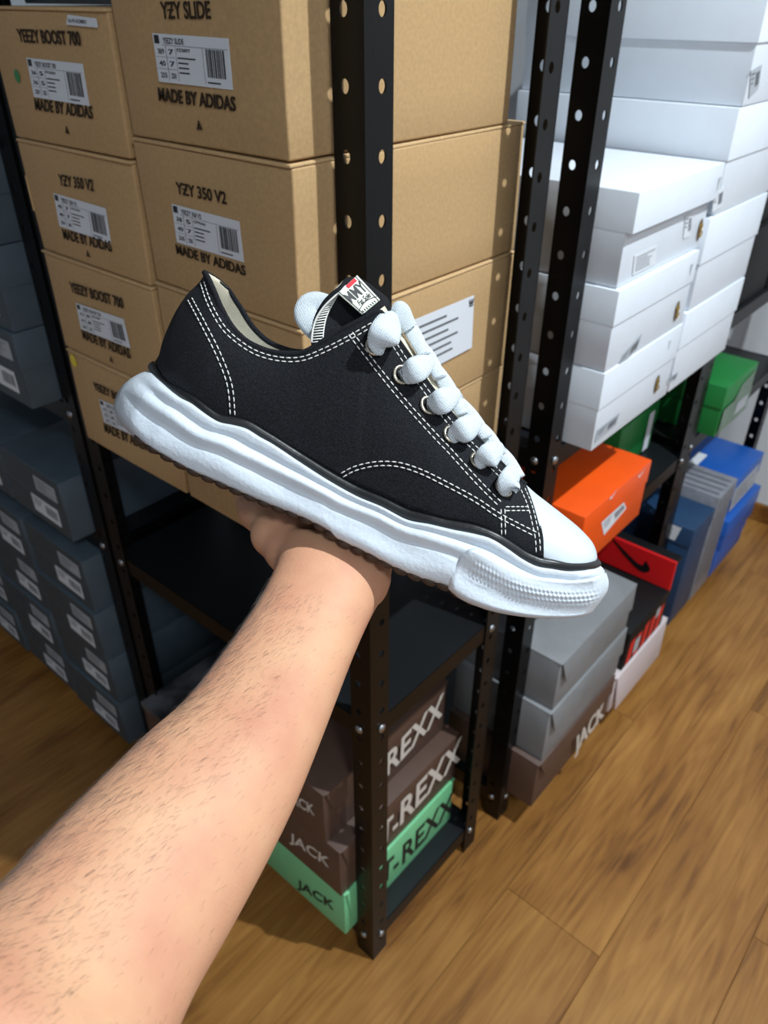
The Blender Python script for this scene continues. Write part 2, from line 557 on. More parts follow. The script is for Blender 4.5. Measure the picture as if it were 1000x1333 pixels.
def lidded_box(name, label, x0, x1, y0, y1, z0, z1, m, lidm=None, lh=0.05, over=0.0022, group=None, rot=None, front_flap=False, dx=0.0, curl=0.006):
    SEED[0] += 1
    t = thing(name, label, 'shoebox', ((x0 + x1) / 2, (y0 + y1) / 2, z0), group)
    if front_flap:
        bm = bmesh.new(); add_box(bm, x0, x1 - 0.003, y0, y1, z0 + 0.0004, z1 - 0.003, 0.0018, 2)
        obj('body', bm, m, t, True)
        bm = bmesh.new(); add_box(bm, x0, x1, y0 - 0.001, y1 + 0.001, z1 - 0.003, z1 - 0.0004, 0.001, 2)
        obj('lid', bm, lidm or m, t, True)
        bm = bmesh.new(); add_box(bm, x1 - 0.0022, x1 + 0.0006, y0 + 0.004, y1 - 0.004, z1 - lh, z1 - 0.001, 0.0009, 2)
        for v in bm.verts:
            if v.co.z < z1 - lh * 0.7 and (v.co.y < y0 + 0.01 or v.co.y > y1 - 0.01):
                v.co.y += 0.012 if v.co.y < y0 + 0.01 else -0.012
            v.co.x += curl * ((z1 - v.co.z) / lh) ** 1.5
        obj('front_flap', bm, lidm or m, t, True)
    else:
        e = over
        bm = bmesh.new(); add_box(bm, x0 + e, x1 - e, y0 + e, y1 - e, z0 + 0.0004, z1 - 0.004, 0.0012, 2)
        obj('body', bm, m, t, True)
        bm = bmesh.new(); add_open_box(bm, x0, x1 + dx, y0, y1, z1 - lh, z1 - 0.0004, 0.0014)
        obj('lid', bm, lidm or m, t, True)
    for o in t.children: shade_auto(o)
    if rot:
        t.rotation_euler = (0, 0, rot)
    return t

# ---------------------------------------------------------------- perforated racks
POST_W, PT, PITCH, Z0H = 0.035, 0.0018, 0.0517, 0.0479
def post_mesh(height):
    bm = bmesh.new()
    n = 16
    def cell(z0, z1, zh, flange):
        # local plate coords: u along width (0..POST_W) , z up
        cu = 0.0215
        ring = [(cu + 0.0046 * math.cos(2 * math.pi * (k + 0.5) / n), zh + 0.0056 * math.sin(2 * math.pi * (k + 0.5) / n)) for k in range(n)]
        outer = []
        for k in range(n):
            a = 2 * math.pi * (k + 0.5) / n
            dx, dz = math.cos(a), math.sin(a)
            ts = []
            if dx > 1e-9: ts.append((POST_W - cu) / dx)
            if dx < -1e-9: ts.append(-cu / dx)
            if dz > 1e-9: ts.append((z1 - zh) / dz)
            if dz < -1e-9: ts.append((z0 - zh) / dz)
            tt = min(ts); outer.append((cu + dx * tt, zh + dz * tt))
        def P(u, z, d):
            return Vector((-u, d, z)) if flange == 0 else Vector((-d, u, z))
        vf = [bm.verts.new(P(*q, 0)) for q in ring]; vb = [bm.verts.new(P(*q, PT)) for q in ring]
        of = [bm.verts.new(P(*q, 0)) for q in outer]; ob = [bm.verts.new(P(*q, PT)) for q in outer]
        corners = [(POST_W, z1), (0, z1), (0, z0), (POST_W, z0)]
        for k in range(n):
            k2 = (k + 1) % n
            q1, q2 = outer[k], outer[k2]
            extra = None
            for cnr in corners:
                if abs(q1[0] - q2[0]) > 1e-6 and abs(q1[1] - q2[1]) > 1e-6 and ((abs(q1[0] - cnr[0]) < 1e-6 and abs(q2[1] - cnr[1]) < 1e-6) or (abs(q2[0] - cnr[0]) < 1e-6 and abs(q1[1] - cnr[1]) < 1e-6)):
                    extra = cnr
            if extra:
                e = bm.verts.new(P(*extra, 0)); e2 = bm.verts.new(P(*extra, PT))
                bm.faces.new((vf[k], of[k], e, of[k2], vf[k2])); bm.faces.new((vb[k2], ob[k2], e2, ob[k], vb[k]))
            else:
                bm.faces.new((vf[k], of[k], of[k2], vf[k2])); bm.faces.new((vb[k2], ob[k2], ob[k], vb[k]))
            bm.faces.new((vf[k2], vb[k2], vb[k], vf[k]))
    zh = Z0H
    za = 0.0
    while za < height - 1e-6:
        zb = min(zh + PITCH / 2, height) if zh + PITCH / 2 < height - 0.03 else height
        cell(za, zb, zh, 0); cell(za, zb, zh, 1)
        za = zb; zh += PITCH
    # edges of the flanges and rounded corner
    add_box(bm, -0.0012, 0.0002, -0.0002, 0.0012, 0, height)
    for f in (0, 1):
        a = (-POST_W - 0.0002, -POST_W, 0, PT) if f == 0 else (-PT, 0, POST_W, POST_W + 0.0002)
        add_box(bm, *a, 0, height)
    me = bpy.data.meshes.new('post')
    bmesh.ops.recalc_face_normals(bm, faces=bm.faces)
    bm.to_mesh(me); bm.free()
    me.materials.append(M['rack'])
    return me
POSTS = {}
def rack(label, x0, x1, y0, y1, boards, height=1.85, bolts=True):
    t = thing('shelf_rack', label, 'shelf rack', (x1, y0, 0), 'black perforated steel shelf racks')
    if height not in POSTS: POSTS[height] = post_mesh(height)
    # mesh local: corner at origin, flanges run -X and +Y
    for (px_, py_, rz) in ((x1, y0, 0), (x1, y1, math.pi / 2), (x0, y1, math.pi), (x0, y0, -math.pi / 2)):
        o = bpy.data.objects.new('post', POSTS[height])
        link(o, t)
        o.location = (px_ - x1, py_ - y0, 0)
        o.rotation_euler = (0, 0, rz)
    g = 0.0022
    for z in boards:
        bm = bmesh.new(); add_box(bm, x0 + 0.004, x1 - 0.004, y0 + 0.004, y1 - 0.004, z - 0.006, z, 0.001, 1)
        obj('shelf_board', bm, M['board'], t)
        for b in ((x0 + g, x1 - g, y0 + g, y0 + g + 0.0016), (x0 + g, x1 - g, y1 - g - 0.0016, y1 - g), (x1 - g - 0.0016, x1 - g, y0 + 0.004, y1 - 0.004), (x0 + g, x0 + g + 0.0016, y0 + 0.004, y1 - 0.004)):
            bm = bmesh.new(); add_box(bm, *b, z - 0.031, z + 0.0012)
            obj('beam', bm, M['rack'], t)
        if bolts:
            for cx, cy, ax in ((x1 - 0.021, y0, 1), (x0 + 0.021, y0, 1), (x1, y0 + 0.021, 0), (x1, y1 - 0.021, 0)):
                bm = bmesh.new()
                bmesh.ops.create_uvsphere(bm, u_segments=12, v_segments=8, radius=0.0066)
                for v in bm.verts: v.co.z *= 0.5
                bmesh.ops.create_cone(bm, cap_ends=True, segments=6, radius1=0.0035, radius2=0.0035, depth=0.006)
                rot = Matrix.Rotation(math.pi / 2, 4, 'X') if ax == 1 else Matrix.Rotation(math.pi / 2, 4, 'Y')
                bm.transform(Matrix.Translation((cx, cy + (-0.0008 if ax == 1 else 0), z - 0.012)) @ (Matrix.Translation((0.0008, 0, 0)) if ax == 0 else Matrix.Identity(4)) @ rot)
                obj('bolt', bm, M['bolt'], t, True)
    return t
rack('black perforated steel rack in the middle carrying the brown card shoeboxes', -0.60, 0.0, 0.0, 0.303, (0.072, 0.595, 0.872, 1.75))
rack('black perforated steel rack behind, carrying the white shoebox stacks', -0.32, 0.01, 0.372, 1.0, (0.072, 0.595, 0.852, 1.75))
rack('black perforated steel rack nearest the far white wall, carrying green and blue boxes', -0.33, 0.0, 1.03, 1.66, (0.072, 0.595, 0.86, 1.75))
rack('black perforated steel rack at the left carrying dark grey shoeboxes', -1.62, -0.612, 0.0, 0.295, (0.072, 0.605, 0.862, 1.75))

# ---------------------------------------------------------------- brown card boxes, middle rack, top shelf
FY = -0.045
def front_prints(t, c, title, tq, lq, mq, logo, nums, sub, pale=False):
    items = []
    if tq: BL, BR, TL = fq(1, c, *tq); items.append((title, BL, BR, TL, 0.0, 0.004))
    BL, BR, TL = fq(1, c, *mq); items.append(('MADE BY ADIDAS', BL, BR, TL, 0.0, 0.004))
    for it in items: printed(t, 1, c - 0.0012, [it], M['kraft_ink'])
    # crossbar through the Z of the title
    if tq:
        bm = bmesh.new()
        BL, BR, TL = map(np.array, fq(1, c, *tq))
        n = len(title)
        k = title.index('Z')
        u, du = letter_mid(title, k)
        a = BL + (BR - BL) * (u - 0.50 * du) + (TL - BL) * 0.52; b = BL + (BR - BL) * (u + 0.50 * du) + (TL - BL) * 0.52
        add_poly(bm, 1, c - 0.00175, [(a[0], a[1] - 0.0006), (b[0], b[1] - 0.0006), (b[0], b[1] + 0.0006), (a[0], a[1] + 0.0006)])
        obj('letter_bar', bm, M['kraft_ink'], t)
    if lq:
        sticker(t, 1, c - 0.0012, fq(1, c, *lq), title.replace('YZY', 'YEEZY'), 'full', 'sticker', nums, sub)
    if logo:
        (u, v), = fq(1, c, logo)
        tri_mark(t, 1, c - 0.0012, u, v, 0.0075, M['kraft_ink'])
LX0, LX1, RXa, RXb = -0.500, -0.272, -0.263, -0.0405
b = kraft_box('brown card shoebox at the top left, with a green dot and a torn white strip', LX0, LX1, FY, 0.285, 1.2645, 1.391)
front_prints(b, FY, 'YEEZY BOOST 700', ((27, 55), (108, 60), (23, 37)), ((36, 75), (109, 83), (118, 138), (46, 126)), ((48, 143), (123, 155), (46, 127)), (90, 174), ('36', '5', '36', '5', '230', '225'), 'FV5304')
bm = bmesh.new(); plate(bm, 1, FY - 0.0012, fq(1, FY, (90, 19), (127, 24), (129, 36), (88, 32)))
s = obj('paper_strip', bm, M['sticker'], b); s['label'] = 'torn white paper strip'
bm = bmesh.new(); q = fq(1, FY, (91, 29), (115, 31), (91, 24)); add_text(bm, 'SA-FV-KOMBO', 1, FY - 0.0021, *q); obj('print', bm, M['ink_soft'], s)
def dot(parent, ax, c, uv, r, m, nm):
    bm = bmesh.new()
    add_poly(bm, ax, c + OUT(ax) * 0.0005, [(uv[0] + r * math.cos(a * math.pi / 8), uv[1] + r * 1.15 * math.sin(a * math.pi / 8)) for a in range(16)])
    o = obj('round_sticker', bm, m, parent); o['label'] = nm
dot(b, 1, FY - 0.0012, fq(1, FY, (24, 99))[0], 0.0055, M['green_dot'], 'small green round sticker')
b = kraft_box('brown card shoebox in the left column, second from its top', LX0 + 0.002, LX1 - 0.001, FY, 0.285, 1.1385, 1.2640)
front_prints(b, FY, 'YZY 350 V2', ((79, 241), (124, 249), (77, 226)), ((71, 251), (139, 271), (146, 317), (79, 294)), ((85, 311), (148, 328), (82, 297)), (117, 334), ('40', '7', '40', '7', '250', '245'), 'HQ2060')
b = kraft_box('brown card shoebox in the left column, third from its top', LX0 - 0.002, LX1, FY, 0.285, 1.0105, 1.1380)
front_prints(b, FY, 'YEEZY BOOST 700', ((94, 380), (163, 402), (91, 366)), ((100, 394), (162, 415), (171, 453), (107, 428)), ((110, 441), (172, 467), (107, 428)), (147, 471), ('41', '8', '41', '8', '260', '255'), 'EG7487')
b = kraft_box('brown card shoebox at the foot of the left column, with a yellow round sticker', LX0 + 0.001, LX1, FY, 0.285, 0.8735, 1.0100)
front_prints(b, FY, 'YEEZY BOOST 700', ((124, 507), (186, 536), (122, 496)), ((130, 519), (192, 546), (199, 578), (137, 549)), ((138, 562), (200, 590), (136, 549)), None, ('42', '8', '42', '8', '265', '260'), 'B75571')
dot(b, 1, FY - 0.0012, fq(1, FY, (97, 469))[0], 0.0075, M['yellow'], 'yellow round sticker')
b = kraft_box('large brown card shoebox at the top right of the brown stacks, filling the frame top', RXa, RXb, FY, 0.272, 1.2875, 1.432)
front_prints(b, FY, 'YZY SLIDE', ((213, 25), (277, 25), (210, 2)), ((200, 43), (299, 50), (305, 117), (209, 106)), ((209, 131), (309, 145), (207, 113)), (262, 169), ('38/9', '7', '40', '7', '255', '250'), 'FZ5897')
b = kraft_box('brown card shoebox in the right column, directly under the large top one', RXa + 0.001, RXb, FY, 0.308, 1.1475, 1.2870)
front_prints(b, FY, 'YZY 350 V2', ((232, 252), (297, 266), (230, 236)), ((225, 265), (313, 288), (319, 341), (232, 315)), ((232, 330), (322, 359), (230, 317)), None, ('38', '5', '40', '7', '255', '250'), 'CP9366')
b = kraft_box('brown card shoebox with a big white shipping label on its long side', RXa, RXb + 0.002, FY, 0.312, 1.0005, 1.1470)
st = sticker(b, 0, RXb + 0.0032, fq(0, RXb + 0.002, (533, 418), (616, 384), (613, 452), (560, 480)), '', 'lines', 'sticker')
bm = bmesh.new()
for k in (-1, 0, 1):
    u, v = fq(0, RXb + 0.002, (612, 393))[0]
    add_poly(bm, 0, RXb + 0.0042, [(u + k * 0.0025 - 0.0012, v - 0.002), (u + k * 0.0025 + 0.0012, v - 0.002), (u + k * 0.004 + 0.0006, v + 0.004), (u + k * 0.004 - 0.0006, v + 0.004)])
add_rect(bm, 0, RXb + 0.0042, u - 0.004, v - 0.0045, u + 0.004, v - 0.003)
obj('leaf_mark', bm, M['ink'], st)
kraft_box('brown card shoebox at the foot of the right column, its end hidden by the sneaker', RXa, RXb, FY, 0.312, 0.8735, 1.0000)

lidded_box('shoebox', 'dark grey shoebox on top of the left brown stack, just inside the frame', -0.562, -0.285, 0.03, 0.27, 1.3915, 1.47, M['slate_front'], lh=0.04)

# ---------------------------------------------------------------- brown and mint boxes, middle rack, bottom shelf
g1 = 'boxes in the stack on the bottom shelf of the middle rack'
def trexx(b, c, T, Rx, m):
    if T: printed(b, 0, c + 0.0008, [('T-', *fq(0, c, *T), 0.15)], m)
    printed(b, 0, c + 0.0008, [('REXX', *fq(0, c, *Rx), 0.1)], m)
b = lidded_box('shoebox', 'mint green shoebox with black lettering at the bottom of its stack', -0.262, -0.036, -0.026, 0.270, 0.0725, 0.1965, M['mint'], lh=0.1, front_flap=True, group=g1, curl=0)
trexx(b, -0.036, ((498, 1152), (519, 1131), (497, 1127)), ((523, 1126), (590, 1052), (522, 1102)), M['black_ink'])
printed(b, 1, -0.0265, [('JACK', *fq(1, -0.026, (388, 1158), (440, 1192), (382, 1140)), 0.3)], M['black_ink'])
b = lidded_box('shoebox', 'dark brown shoebox with pale lettering lying on the mint green box', -0.262, -0.036, -0.032, 0.272, 0.1970, 0.3205, M['brown_box'], lh=0.05, front_flap=True, group=g1, curl=0)
trexx(b, -0.036, ((497, 1102), (518, 1081), (496, 1074)), ((520, 1075), (600, 986), (519, 1046)), M['pale_ink'])
printed(b, 1, -0.0325, [('JACK', *fq(1, -0.032, (378, 1098), (434, 1137), (372, 1078)), 0.3)], M['pale_ink'])
b = lidded_box('shoebox', 'dark brown shoebox on top of its stack, under the empty middle shelf', -0.285, -0.060, -0.036, 0.262, 0.3210, 0.4420, M['brown_box'], lh=0.05, front_flap=True, group=g1, curl=0)
trexx(b, -0.060, None, ((502, 1012), (577, 928), (501, 984)), M['pale_ink'])
printed(b, 1, -0.0365, [('JACK', *fq(1, -0.036, (376, 1046), (414, 1068), (370, 1026)), 0.3)], M['pale_ink'])
b = lidded_box('shoebox', 'black and grey marbled shoebox on the bottom shelf behind the forearm', -0.575, -0.350, -0.030, 0.270, 0.0725, 0.262, M['brown_box'], M['marble'], lh=0.012, group=g1)

# ---------------------------------------------------------------- white boxes
def white_box(label, y0, y1, z0, z1, lh, x1=0.05, flap=0.0, dx=0.0):
    return lidded_box('white_shoebox', label, -0.31, x1, y0, y1, z0, z1, M['white_box'], lh=lh, over=0.0019, group='white shoeboxes stacked on the rack behind', dx=dx)
XW = 0.05
def y_mark(parent, c, x, y, s=0.010):
    u, v = fq(0, c, (x, y))[0]
    bm = bmesh.new()
    cc = c + 0.0012
    add_poly(bm, 0, cc, [(u - s * 0.06, v - s), (u + s * 0.06, v - s), (u + s * 0.10, v), (u - s * 0.10, v)])
    add_poly(bm, 0, cc, [(u - s * 0.10, v), (u + s * 0.02, v), (u - s * 0.30, v + s * 0.8), (u - s * 0.45, v + s * 0.7)])
    add_poly(bm, 0, cc, [(u - s * 0.02, v), (u + s * 0.10, v), (u + s * 0.45, v + s * 0.7), (u + s * 0.30, v + s * 0.8)])
    obj('branch_mark', bm, M['white_mark'], parent)
def ring(parent, c, x, y):
    u, v = fq(0, c, (x, y))[0]
    bm = bmesh.new()
    add_poly(bm, 0, c + 0.0006, [(u + 0.009 * math.cos(a * math.pi / 10) * 0.8, v + 0.016 * math.sin(a * math.pi / 10)) for a in range(20)])
    p = obj('clasp_patch', bm, M['tan_patch'], parent)
    for dz, dy in ((0.005, -0.002), (-0.006, 0.002)):
        bm = bmesh.new()
        add_tube(bm, [(c + 0.0022, u + dy + 0.0042 * math.cos(a * math.pi / 8), v + dz + 0.0042 * math.sin(a * math.pi / 8)) for a in range(17)], 0.0008, 6, cap=False)
        obj('gold_ring', bm, M['gold'], p, True)
b1 = white_box('white shoebox at the foot of the front white stack, its corner over the orange box', 0.425, 0.685, 0.8535, 0.9755, 0.055)
b2 = white_box('white shoebox in the middle of the front white stack, with a crumpled lid corner', 0.425, 0.685, 0.9760, 1.0885, 0.047)
b3 = white_box('white shoebox topping the front white stack, its top face exposed', 0.428, 0.700, 1.0890, 1.2070, 0.048, 0.045, dx=0.008)
ring(b1, XW - 0.0012, 855, 500); ring(b2, XW - 0.0012, 881, 405); ring(b3, 0.045 - 0.0012, 911, 299)
y_mark(b2, XW + 0.0, 899, 350); y_mark(b3, 0.053, 935, 238); y_mark(b1, XW, 871, 448, 0.008)
sticker(b3, 0, 0.0439, fq(0, XW, (832, 334), (861, 320), (859, 345), (829, 360)), '', 'lines', 'sticker')
sticker(b2, 0, XW - 0.0011, fq(0, XW, (812, 462), (837, 434), (830, 455), (804, 482)), '', 'bar', 'sticker_dull')
sticker(b1, 0, XW - 0.0011, fq(0, XW, (779, 560), (808, 537), (803, 553), (775, 577)), '', 'bar', 'sticker_dull')
sticker(b3, 0, 0.0439, fq(0, XW, (898, 282), (907, 277), (904, 308), (895, 312)), '', 'bar', 'sticker')
yc0, yc1 = 0.706, 0.950
c1 = white_box('white shoebox at the foot of the rear white stack', 0.690, 0.945, 0.8535, 0.9895, 0.060)
c2 = white_box('white shoebox second from the foot of the rear white stack', 0.700, 0.950, 0.9900, 1.1300, 0.068)
c3 = white_box('white shoebox third from the foot of the rear white stack', 0.716, 0.960, 1.1305, 1.2735, 0.068)
c4 = white_box('white shoebox fourth from the foot of the rear white stack, barcode on its end', 0.722, 0.965, 1.2740, 1.4200, 0.070, 0.052)
c5 = white_box('topmost white shoebox of the rear white stack, cut by the frame top', 0.722, 0.965, 1.4205, 1.56, 0.068)
sticker(c3, 0, XW - 0.0011, fq(0, XW, (992, 163), (999, 158), (999, 182), (990, 187)), '', 'lines', 'sticker_dull')
sticker(c4, 0, 0.052 - 0.0011, fq(0, XW, (977, 92), (991, 84), (986, 116), (974, 128)), '', 'bar', 'sticker_dull')
sticker(c2, 0, XW - 0.0011, fq(0, XW, (930, 252), (944, 243), (940, 270), (928, 277)), '', 'bar', 'sticker')
sticker(c1, 0, XW - 0.0011, fq(0, XW, (872, 492), (884, 484), (880, 494), (869, 501)), '', 'bar', 'sticker_dull')

# ---------------------------------------------------------------- rack behind: middle and lower shelves
b = lidded_box('shoebox', 'bright orange shoebox under the front white stack', -0.26, 0.040, 0.468, 0.712, 0.5955, 0.7135, M['orange'], lh=0.045, over=0.0015)
sticker(b, 0, 0.0388, fq(0, 0.04, (784, 681), (813, 654), (816, 662), (787, 697)), '', 'bar', 'sticker')
u, v = fq(0, 0.04, (795, 648))[0]
swoosh(b, 0, 0.0402, (u - 0.004, v - 0.004), (0.026, 0.004), (0, 0.010), M['sticker'])
u, v = fq(0, 0.04, (832, 620))[0]
swoosh(b, 0, 0.0402, (u - 0.004, v - 0.004), (0.026, 0.006), (0, 0.010), M['sticker'])
gg = 'boxes on the bottom shelf of the rack behind'
XG = 0.07
b = lidded_box('shoebox', 'dark brown shoebox with pale lettering under the two grey boxes', -0.14, XG, 0.392, 0.700, 0.0755, 0.2030, M['brown_box'], lh=0.035, front_flap=True, group=gg)
printed(b, 0, XG + 0.0048, [('JACK', *fq(0, XG, (746, 985), (786, 932), (742, 965)), 0.3, 0.01)], M['pale_ink'])
lidded_box('shoebox', 'lower of the two grey shoeboxes on the floor-level shelf', -0.14, XG, 0.404, 0.705, 0.2035, 0.3345, M['grey_box'], lh=0.055, front_flap=True, group=gg)
lidded_box('shoebox', 'upper of the two grey shoeboxes, under the toe of the sneaker', -0.14, XG, 0.412, 0.700, 0.3350, 0.4520, M['grey_box'], lh=0.050, front_flap=True, group=gg)
lidded_box('shoebox', 'pinkish white shoebox lowest beside the open floor', -0.20, XG, 0.715, 0.975, 0.0725, 0.1800, M['pink_box'], lh=0.105, front_flap=True, group=gg)
b = lidded_box('shoebox', 'black and red shoebox with its red lid propped open', -0.20, XG - 0.002, 0.740, 0.945, 0.1805, 0.2900, M['black_box'], M['black_box'], lh=0.02, group=gg)
bm = bmesh.new()
random.seed(3)
for k in range(5):
    u = 0.755 + k * 0.036
    add_poly(bm, 0, XG - 0.0037, [(u, 0.186), (u + 0.022, 0.186), (u + 0.030, 0.255 - 0.01 * (k % 2)), (u + 0.006, 0.250)])
o = obj('side_print', bm, M['red'], b); o['label'] = 'red printed side panel'
bm = bmesh.new(); add_rect(bm, 0, XG - 0.0032, 0.785, 0.20, 0.812, 0.24); add_rect(bm, 0, XG - 0.0032, 0.885, 0.235, 0.905, 0.262)
obj('side_sticker', bm, M['sticker_dull'], b)
bm = bmesh.new(); add_box(bm, -0.20, XG, 0.925, 0.932, 0.2925, 0.372, 0.002, 2)
lid = obj('open_lid', bm, M['red'], b); lid['label'] = 'red lid standing open at the back'
q0, q1, q2 = map(np.array, fq(1, 0.9248, (846, 752), (788, 712), (848, 728)))
swoosh(lid, 1, 0.9248, q0, q1 - q0, (q2 - q0) * 0.9, M['black_box'])
bm = bmesh.new(); add_box(bm, -0.20, XG, 0.932, 0.958, 0.362, 0.373, 0.002, 2)
obj('lid_rim', bm, M['black_box'], lid)

# ---------------------------------------------------------------- far rack
g3 = 'boxes on the rack nearest the far wall'
b = lidded_box('shoebox', 'green shoebox on the middle shelf of the far rack', -0.29, 0.03, 1.10, 1.29, 0.5955, 0.7150, M['green'], lh=0.05, group=g3)
bm = bmesh.new(); add_rect(bm, 0, 0.0316, 1.112, 0.60, 1.286, 0.66); add_poly(bm, 0, 0.0318, [(1.12, 0.60), (1.28, 0.60), (1.28, 0.70), (1.2, 0.69)])
obj('end_print', bm, M['greengrey'], b)
bm = bmesh.new(); add_rect(bm, 0, 0.0325, 1.20, 0.615, 1.27, 0.645); obj('sticker', bm, M['sticker_dull'], b)
b = lidded_box('shoebox', 'green shoebox pushed deep on the middle shelf, under the rear white stack', -0.30, -0.06, 0.80, 0.975, 0.5955, 0.7050, M['green'], lh=0.05, group=gg)
bm = bmesh.new(); add_rect(bm, 0, -0.0595, 0.93, 0.60, 0.955, 0.69); obj('sticker', bm, M['sticker'], b)
lidded_box('shoebox', 'large black box on the upper shelf of the far rack, nearer of two', -0.30, -0.01, 1.07, 1.33, 0.8605, 1.02, M['black_box'], lh=0.05, group=g3)
lidded_box('shoebox', 'large black box on the upper shelf of the far rack, by the wall', -0.30, -0.01, 1.34, 1.60, 0.8605, 1.00, M['black_box'], lh=0.05, group=g3)
lidded_box('shoebox', 'black box stacked on the nearer black box of the far rack', -0.30, -0.02, 1.08, 1.33, 1.0205, 1.17, M['black_box'], lh=0.05, group=g3)
b = lidded_box('shoebox', 'navy blue shoebox with a white sticker, standing upright in the far rack', -0.22, 0.05, 1.072, 1.200, 0.0725, 0.370, M['navy'], lh=0.05, group=g3)
sticker(b, 1, 1.0722, [(-0.04, 0.365), (0.02, 0.365), (0.012, 0.325), (-0.045, 0.325)], '', 'lines', 'sticker')
b = lidded_box('shoebox', 'grey shoebox with fine stripes behind the navy one', -0.22, 0.052, 1.204, 1.325, 0.0725, 0.398, M['stripe_grey'], lh=0.06, group=g3)
bm = bmesh.new()
for k in range(4):
    add_rect(bm, 2, 0.3990, -0.21, 1.216 + k * 0.026, 0.045, 1.222 + k * 0.026)
    add_rect(bm, 0, 0.0526, 1.216 + k * 0.026, 0.12, 1.222 + k * 0.026, 0.39)
obj('stripe_print', bm, M['ink_soft'], b)
b = lidded_box('shoebox', 'bright blue shoebox with white stripes nearest the white wall', -0.22, 0.045, 1.335, 1.560, 0.262, 0.372, M['blue'], lh=0.06, group=g3)
bm = bmesh.new()
for k in range(3):
    add_rect(bm, 2, 0.3724, -0.19 + k * 0.050, 1.337, -0.165 + k * 0.050, 1.44)
    add_rect(bm, 1, 1.3345, -0.19 + k * 0.050, 0.315, -0.165 + k * 0.050, 0.371)
obj('stripe_print', bm, M['sticker'], b)
sticker(b, 0, 0.0455, [(1.36, 0.345), (1.54, 0.345), (1.54, 0.275), (1.36, 0.275)], '', 'lines', 'sticker_dull')
lidded_box('shoebox', 'bright blue shoebox under the striped one', -0.22, 0.060, 1.335, 1.580, 0.165, 0.2615, M['blue'], lh=0.05, group=g3)
lidded_box('shoebox', 'bright blue shoebox lowest by the white wall', -0.22, 0.052, 1.335, 1.570, 0.0725, 0.1645, M['blue'], lh=0.04, group=g3)

# ---------------------------------------------------------------- left rack, dark grey boxes
colx = [(-0.868, -0.660), (-1.082, -0.874), (-1.296, -1.088), (-1.510, -1.302)]
coln = ['of column by middle rack', 'of second column from right', 'of third column from right', 'of leftmost column']
ordn = {0: 'lowest', 1: 'second from the bottom', 2: 'third from the bottom', 3: 'topmost'}
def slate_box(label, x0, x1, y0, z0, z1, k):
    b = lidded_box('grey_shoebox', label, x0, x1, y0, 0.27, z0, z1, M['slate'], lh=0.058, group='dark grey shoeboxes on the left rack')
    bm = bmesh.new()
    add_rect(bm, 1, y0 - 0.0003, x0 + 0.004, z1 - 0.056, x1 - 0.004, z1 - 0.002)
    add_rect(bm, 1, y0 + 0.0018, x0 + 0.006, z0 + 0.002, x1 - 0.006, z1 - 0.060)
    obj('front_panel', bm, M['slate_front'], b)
    h = z1 - z0
    sticker(b, 1, y0 + 0.0014, [(x0 + 0.085, z0 + 0.054), (x0 + 0.175, z0 + 0.054), (x0 + 0.175, z0 + 0.018), (x0 + 0.085, z0 + 0.018)], '', 'bar', 'sticker')
    sticker(b, 1, y0 - 0.0006, [(x0 + 0.120, z1 - 0.016), (x0 + 0.190, z1 - 0.016), (x0 + 0.190, z1 - 0.046), (x0 + 0.120, z1 - 0.046)], '', 'lines', 'sticker_dull')
    return b
n = 0
for ci, (xa, xb) in enumerate(colx):
    for lv in range(4):
        z0 = 0.0725 + lv * 0.1222
        slate_box('dark grey box, left rack, low shelf, %s %s' % (ordn[lv], coln[ci]), xa, xb, -0.038 + 0.004 * ((ci + lv) % 2), z0, z0 + 0.1217, n); n += 1
for ci, (xa, xb) in enumerate(colx[:3]):
    slate_box('dark grey box alone on the left rack middle shelf, %s' % coln[ci], xa, xb, -0.038, 0.6255 - 0.020, 0.747 - 0.020, n); n += 1
for ci, (xa, xb) in enumerate(colx[:2]):
    for lv in range(4):
        z0 = 0.8645 + lv * 0.1232
        slate_box('dark grey box, left rack, upper shelf, %s %s' % (ordn[lv], coln[ci]), xa, xb, -0.045 + 0.003 * (lv % 2), z0, z0 + 0.1227, n); n += 1
# ---------------------------------------------------------------- the sneaker (built in its own frame: s length, h up, w towards its outer side)
TH = math.radians(14)
aS = math.radians(25.5)
Sv = np.array([math.cos(aS), -math.sin(aS), 0.0])
Uv = np.array([math.sin(aS), math.cos(aS), 0.0])
Hv = Uv * math.cos(TH) + np.array([0, 0, 1.0]) * math.sin(TH)
Wv = np.array([0, 0, 1.0]) * math.cos(TH) - Uv * math.sin(TH)
DS = 0.45
P0 = np.array([(470 - 500) / F * DS, -(590 - 666.5) / F * DS, -DS])
def loc(x, y, w):
    """shoe coordinates (s,h,w) of a measured photo point lying at lateral offset w"""
    d = np.array([(x - 500) / F, -(y - 666.5) / F, -1.0])
    A = np.array([d, -Sv, -Hv]).T
    t, s, h = np.linalg.solve(A, P0 + Wv * w)
    return np.array([s, h, w])
def shoe_w(q):
    return CAM + RC @ (P0 + Sv * q[0] + Hv * q[1] + Wv * q[2])
def to_shoe(pw):
    c = RC.T @ (np.array(pw) - CAM) - P0
    return np.array([c @ Sv, c @ Hv, c @ Wv])
def pix(q):
    c = P0 + Sv * q[0] + Hv * q[1] + Wv * q[2]
    return 500 + F * c[0] / -c[2], 666.5 - F * c[1] / -c[2]
A3 = RC @ np.array([Sv, Hv, Wv]).T
o3 = CAM + RC @ P0
SM = Matrix([[*A3[0], o3[0]], [*A3[1], o3[1]], [*A3[2], o3[2]], [0, 0, 0, 1]])
shoe = thing('sneaker', 'black canvas low sneaker with thick wavy white sole, held on a raised hand', 'sneaker', None, mw=SM)
def sobj(name, bm, m, smooth=True, parent=None):
    return obj(name, bm, m, parent or shoe, smooth, world=False)

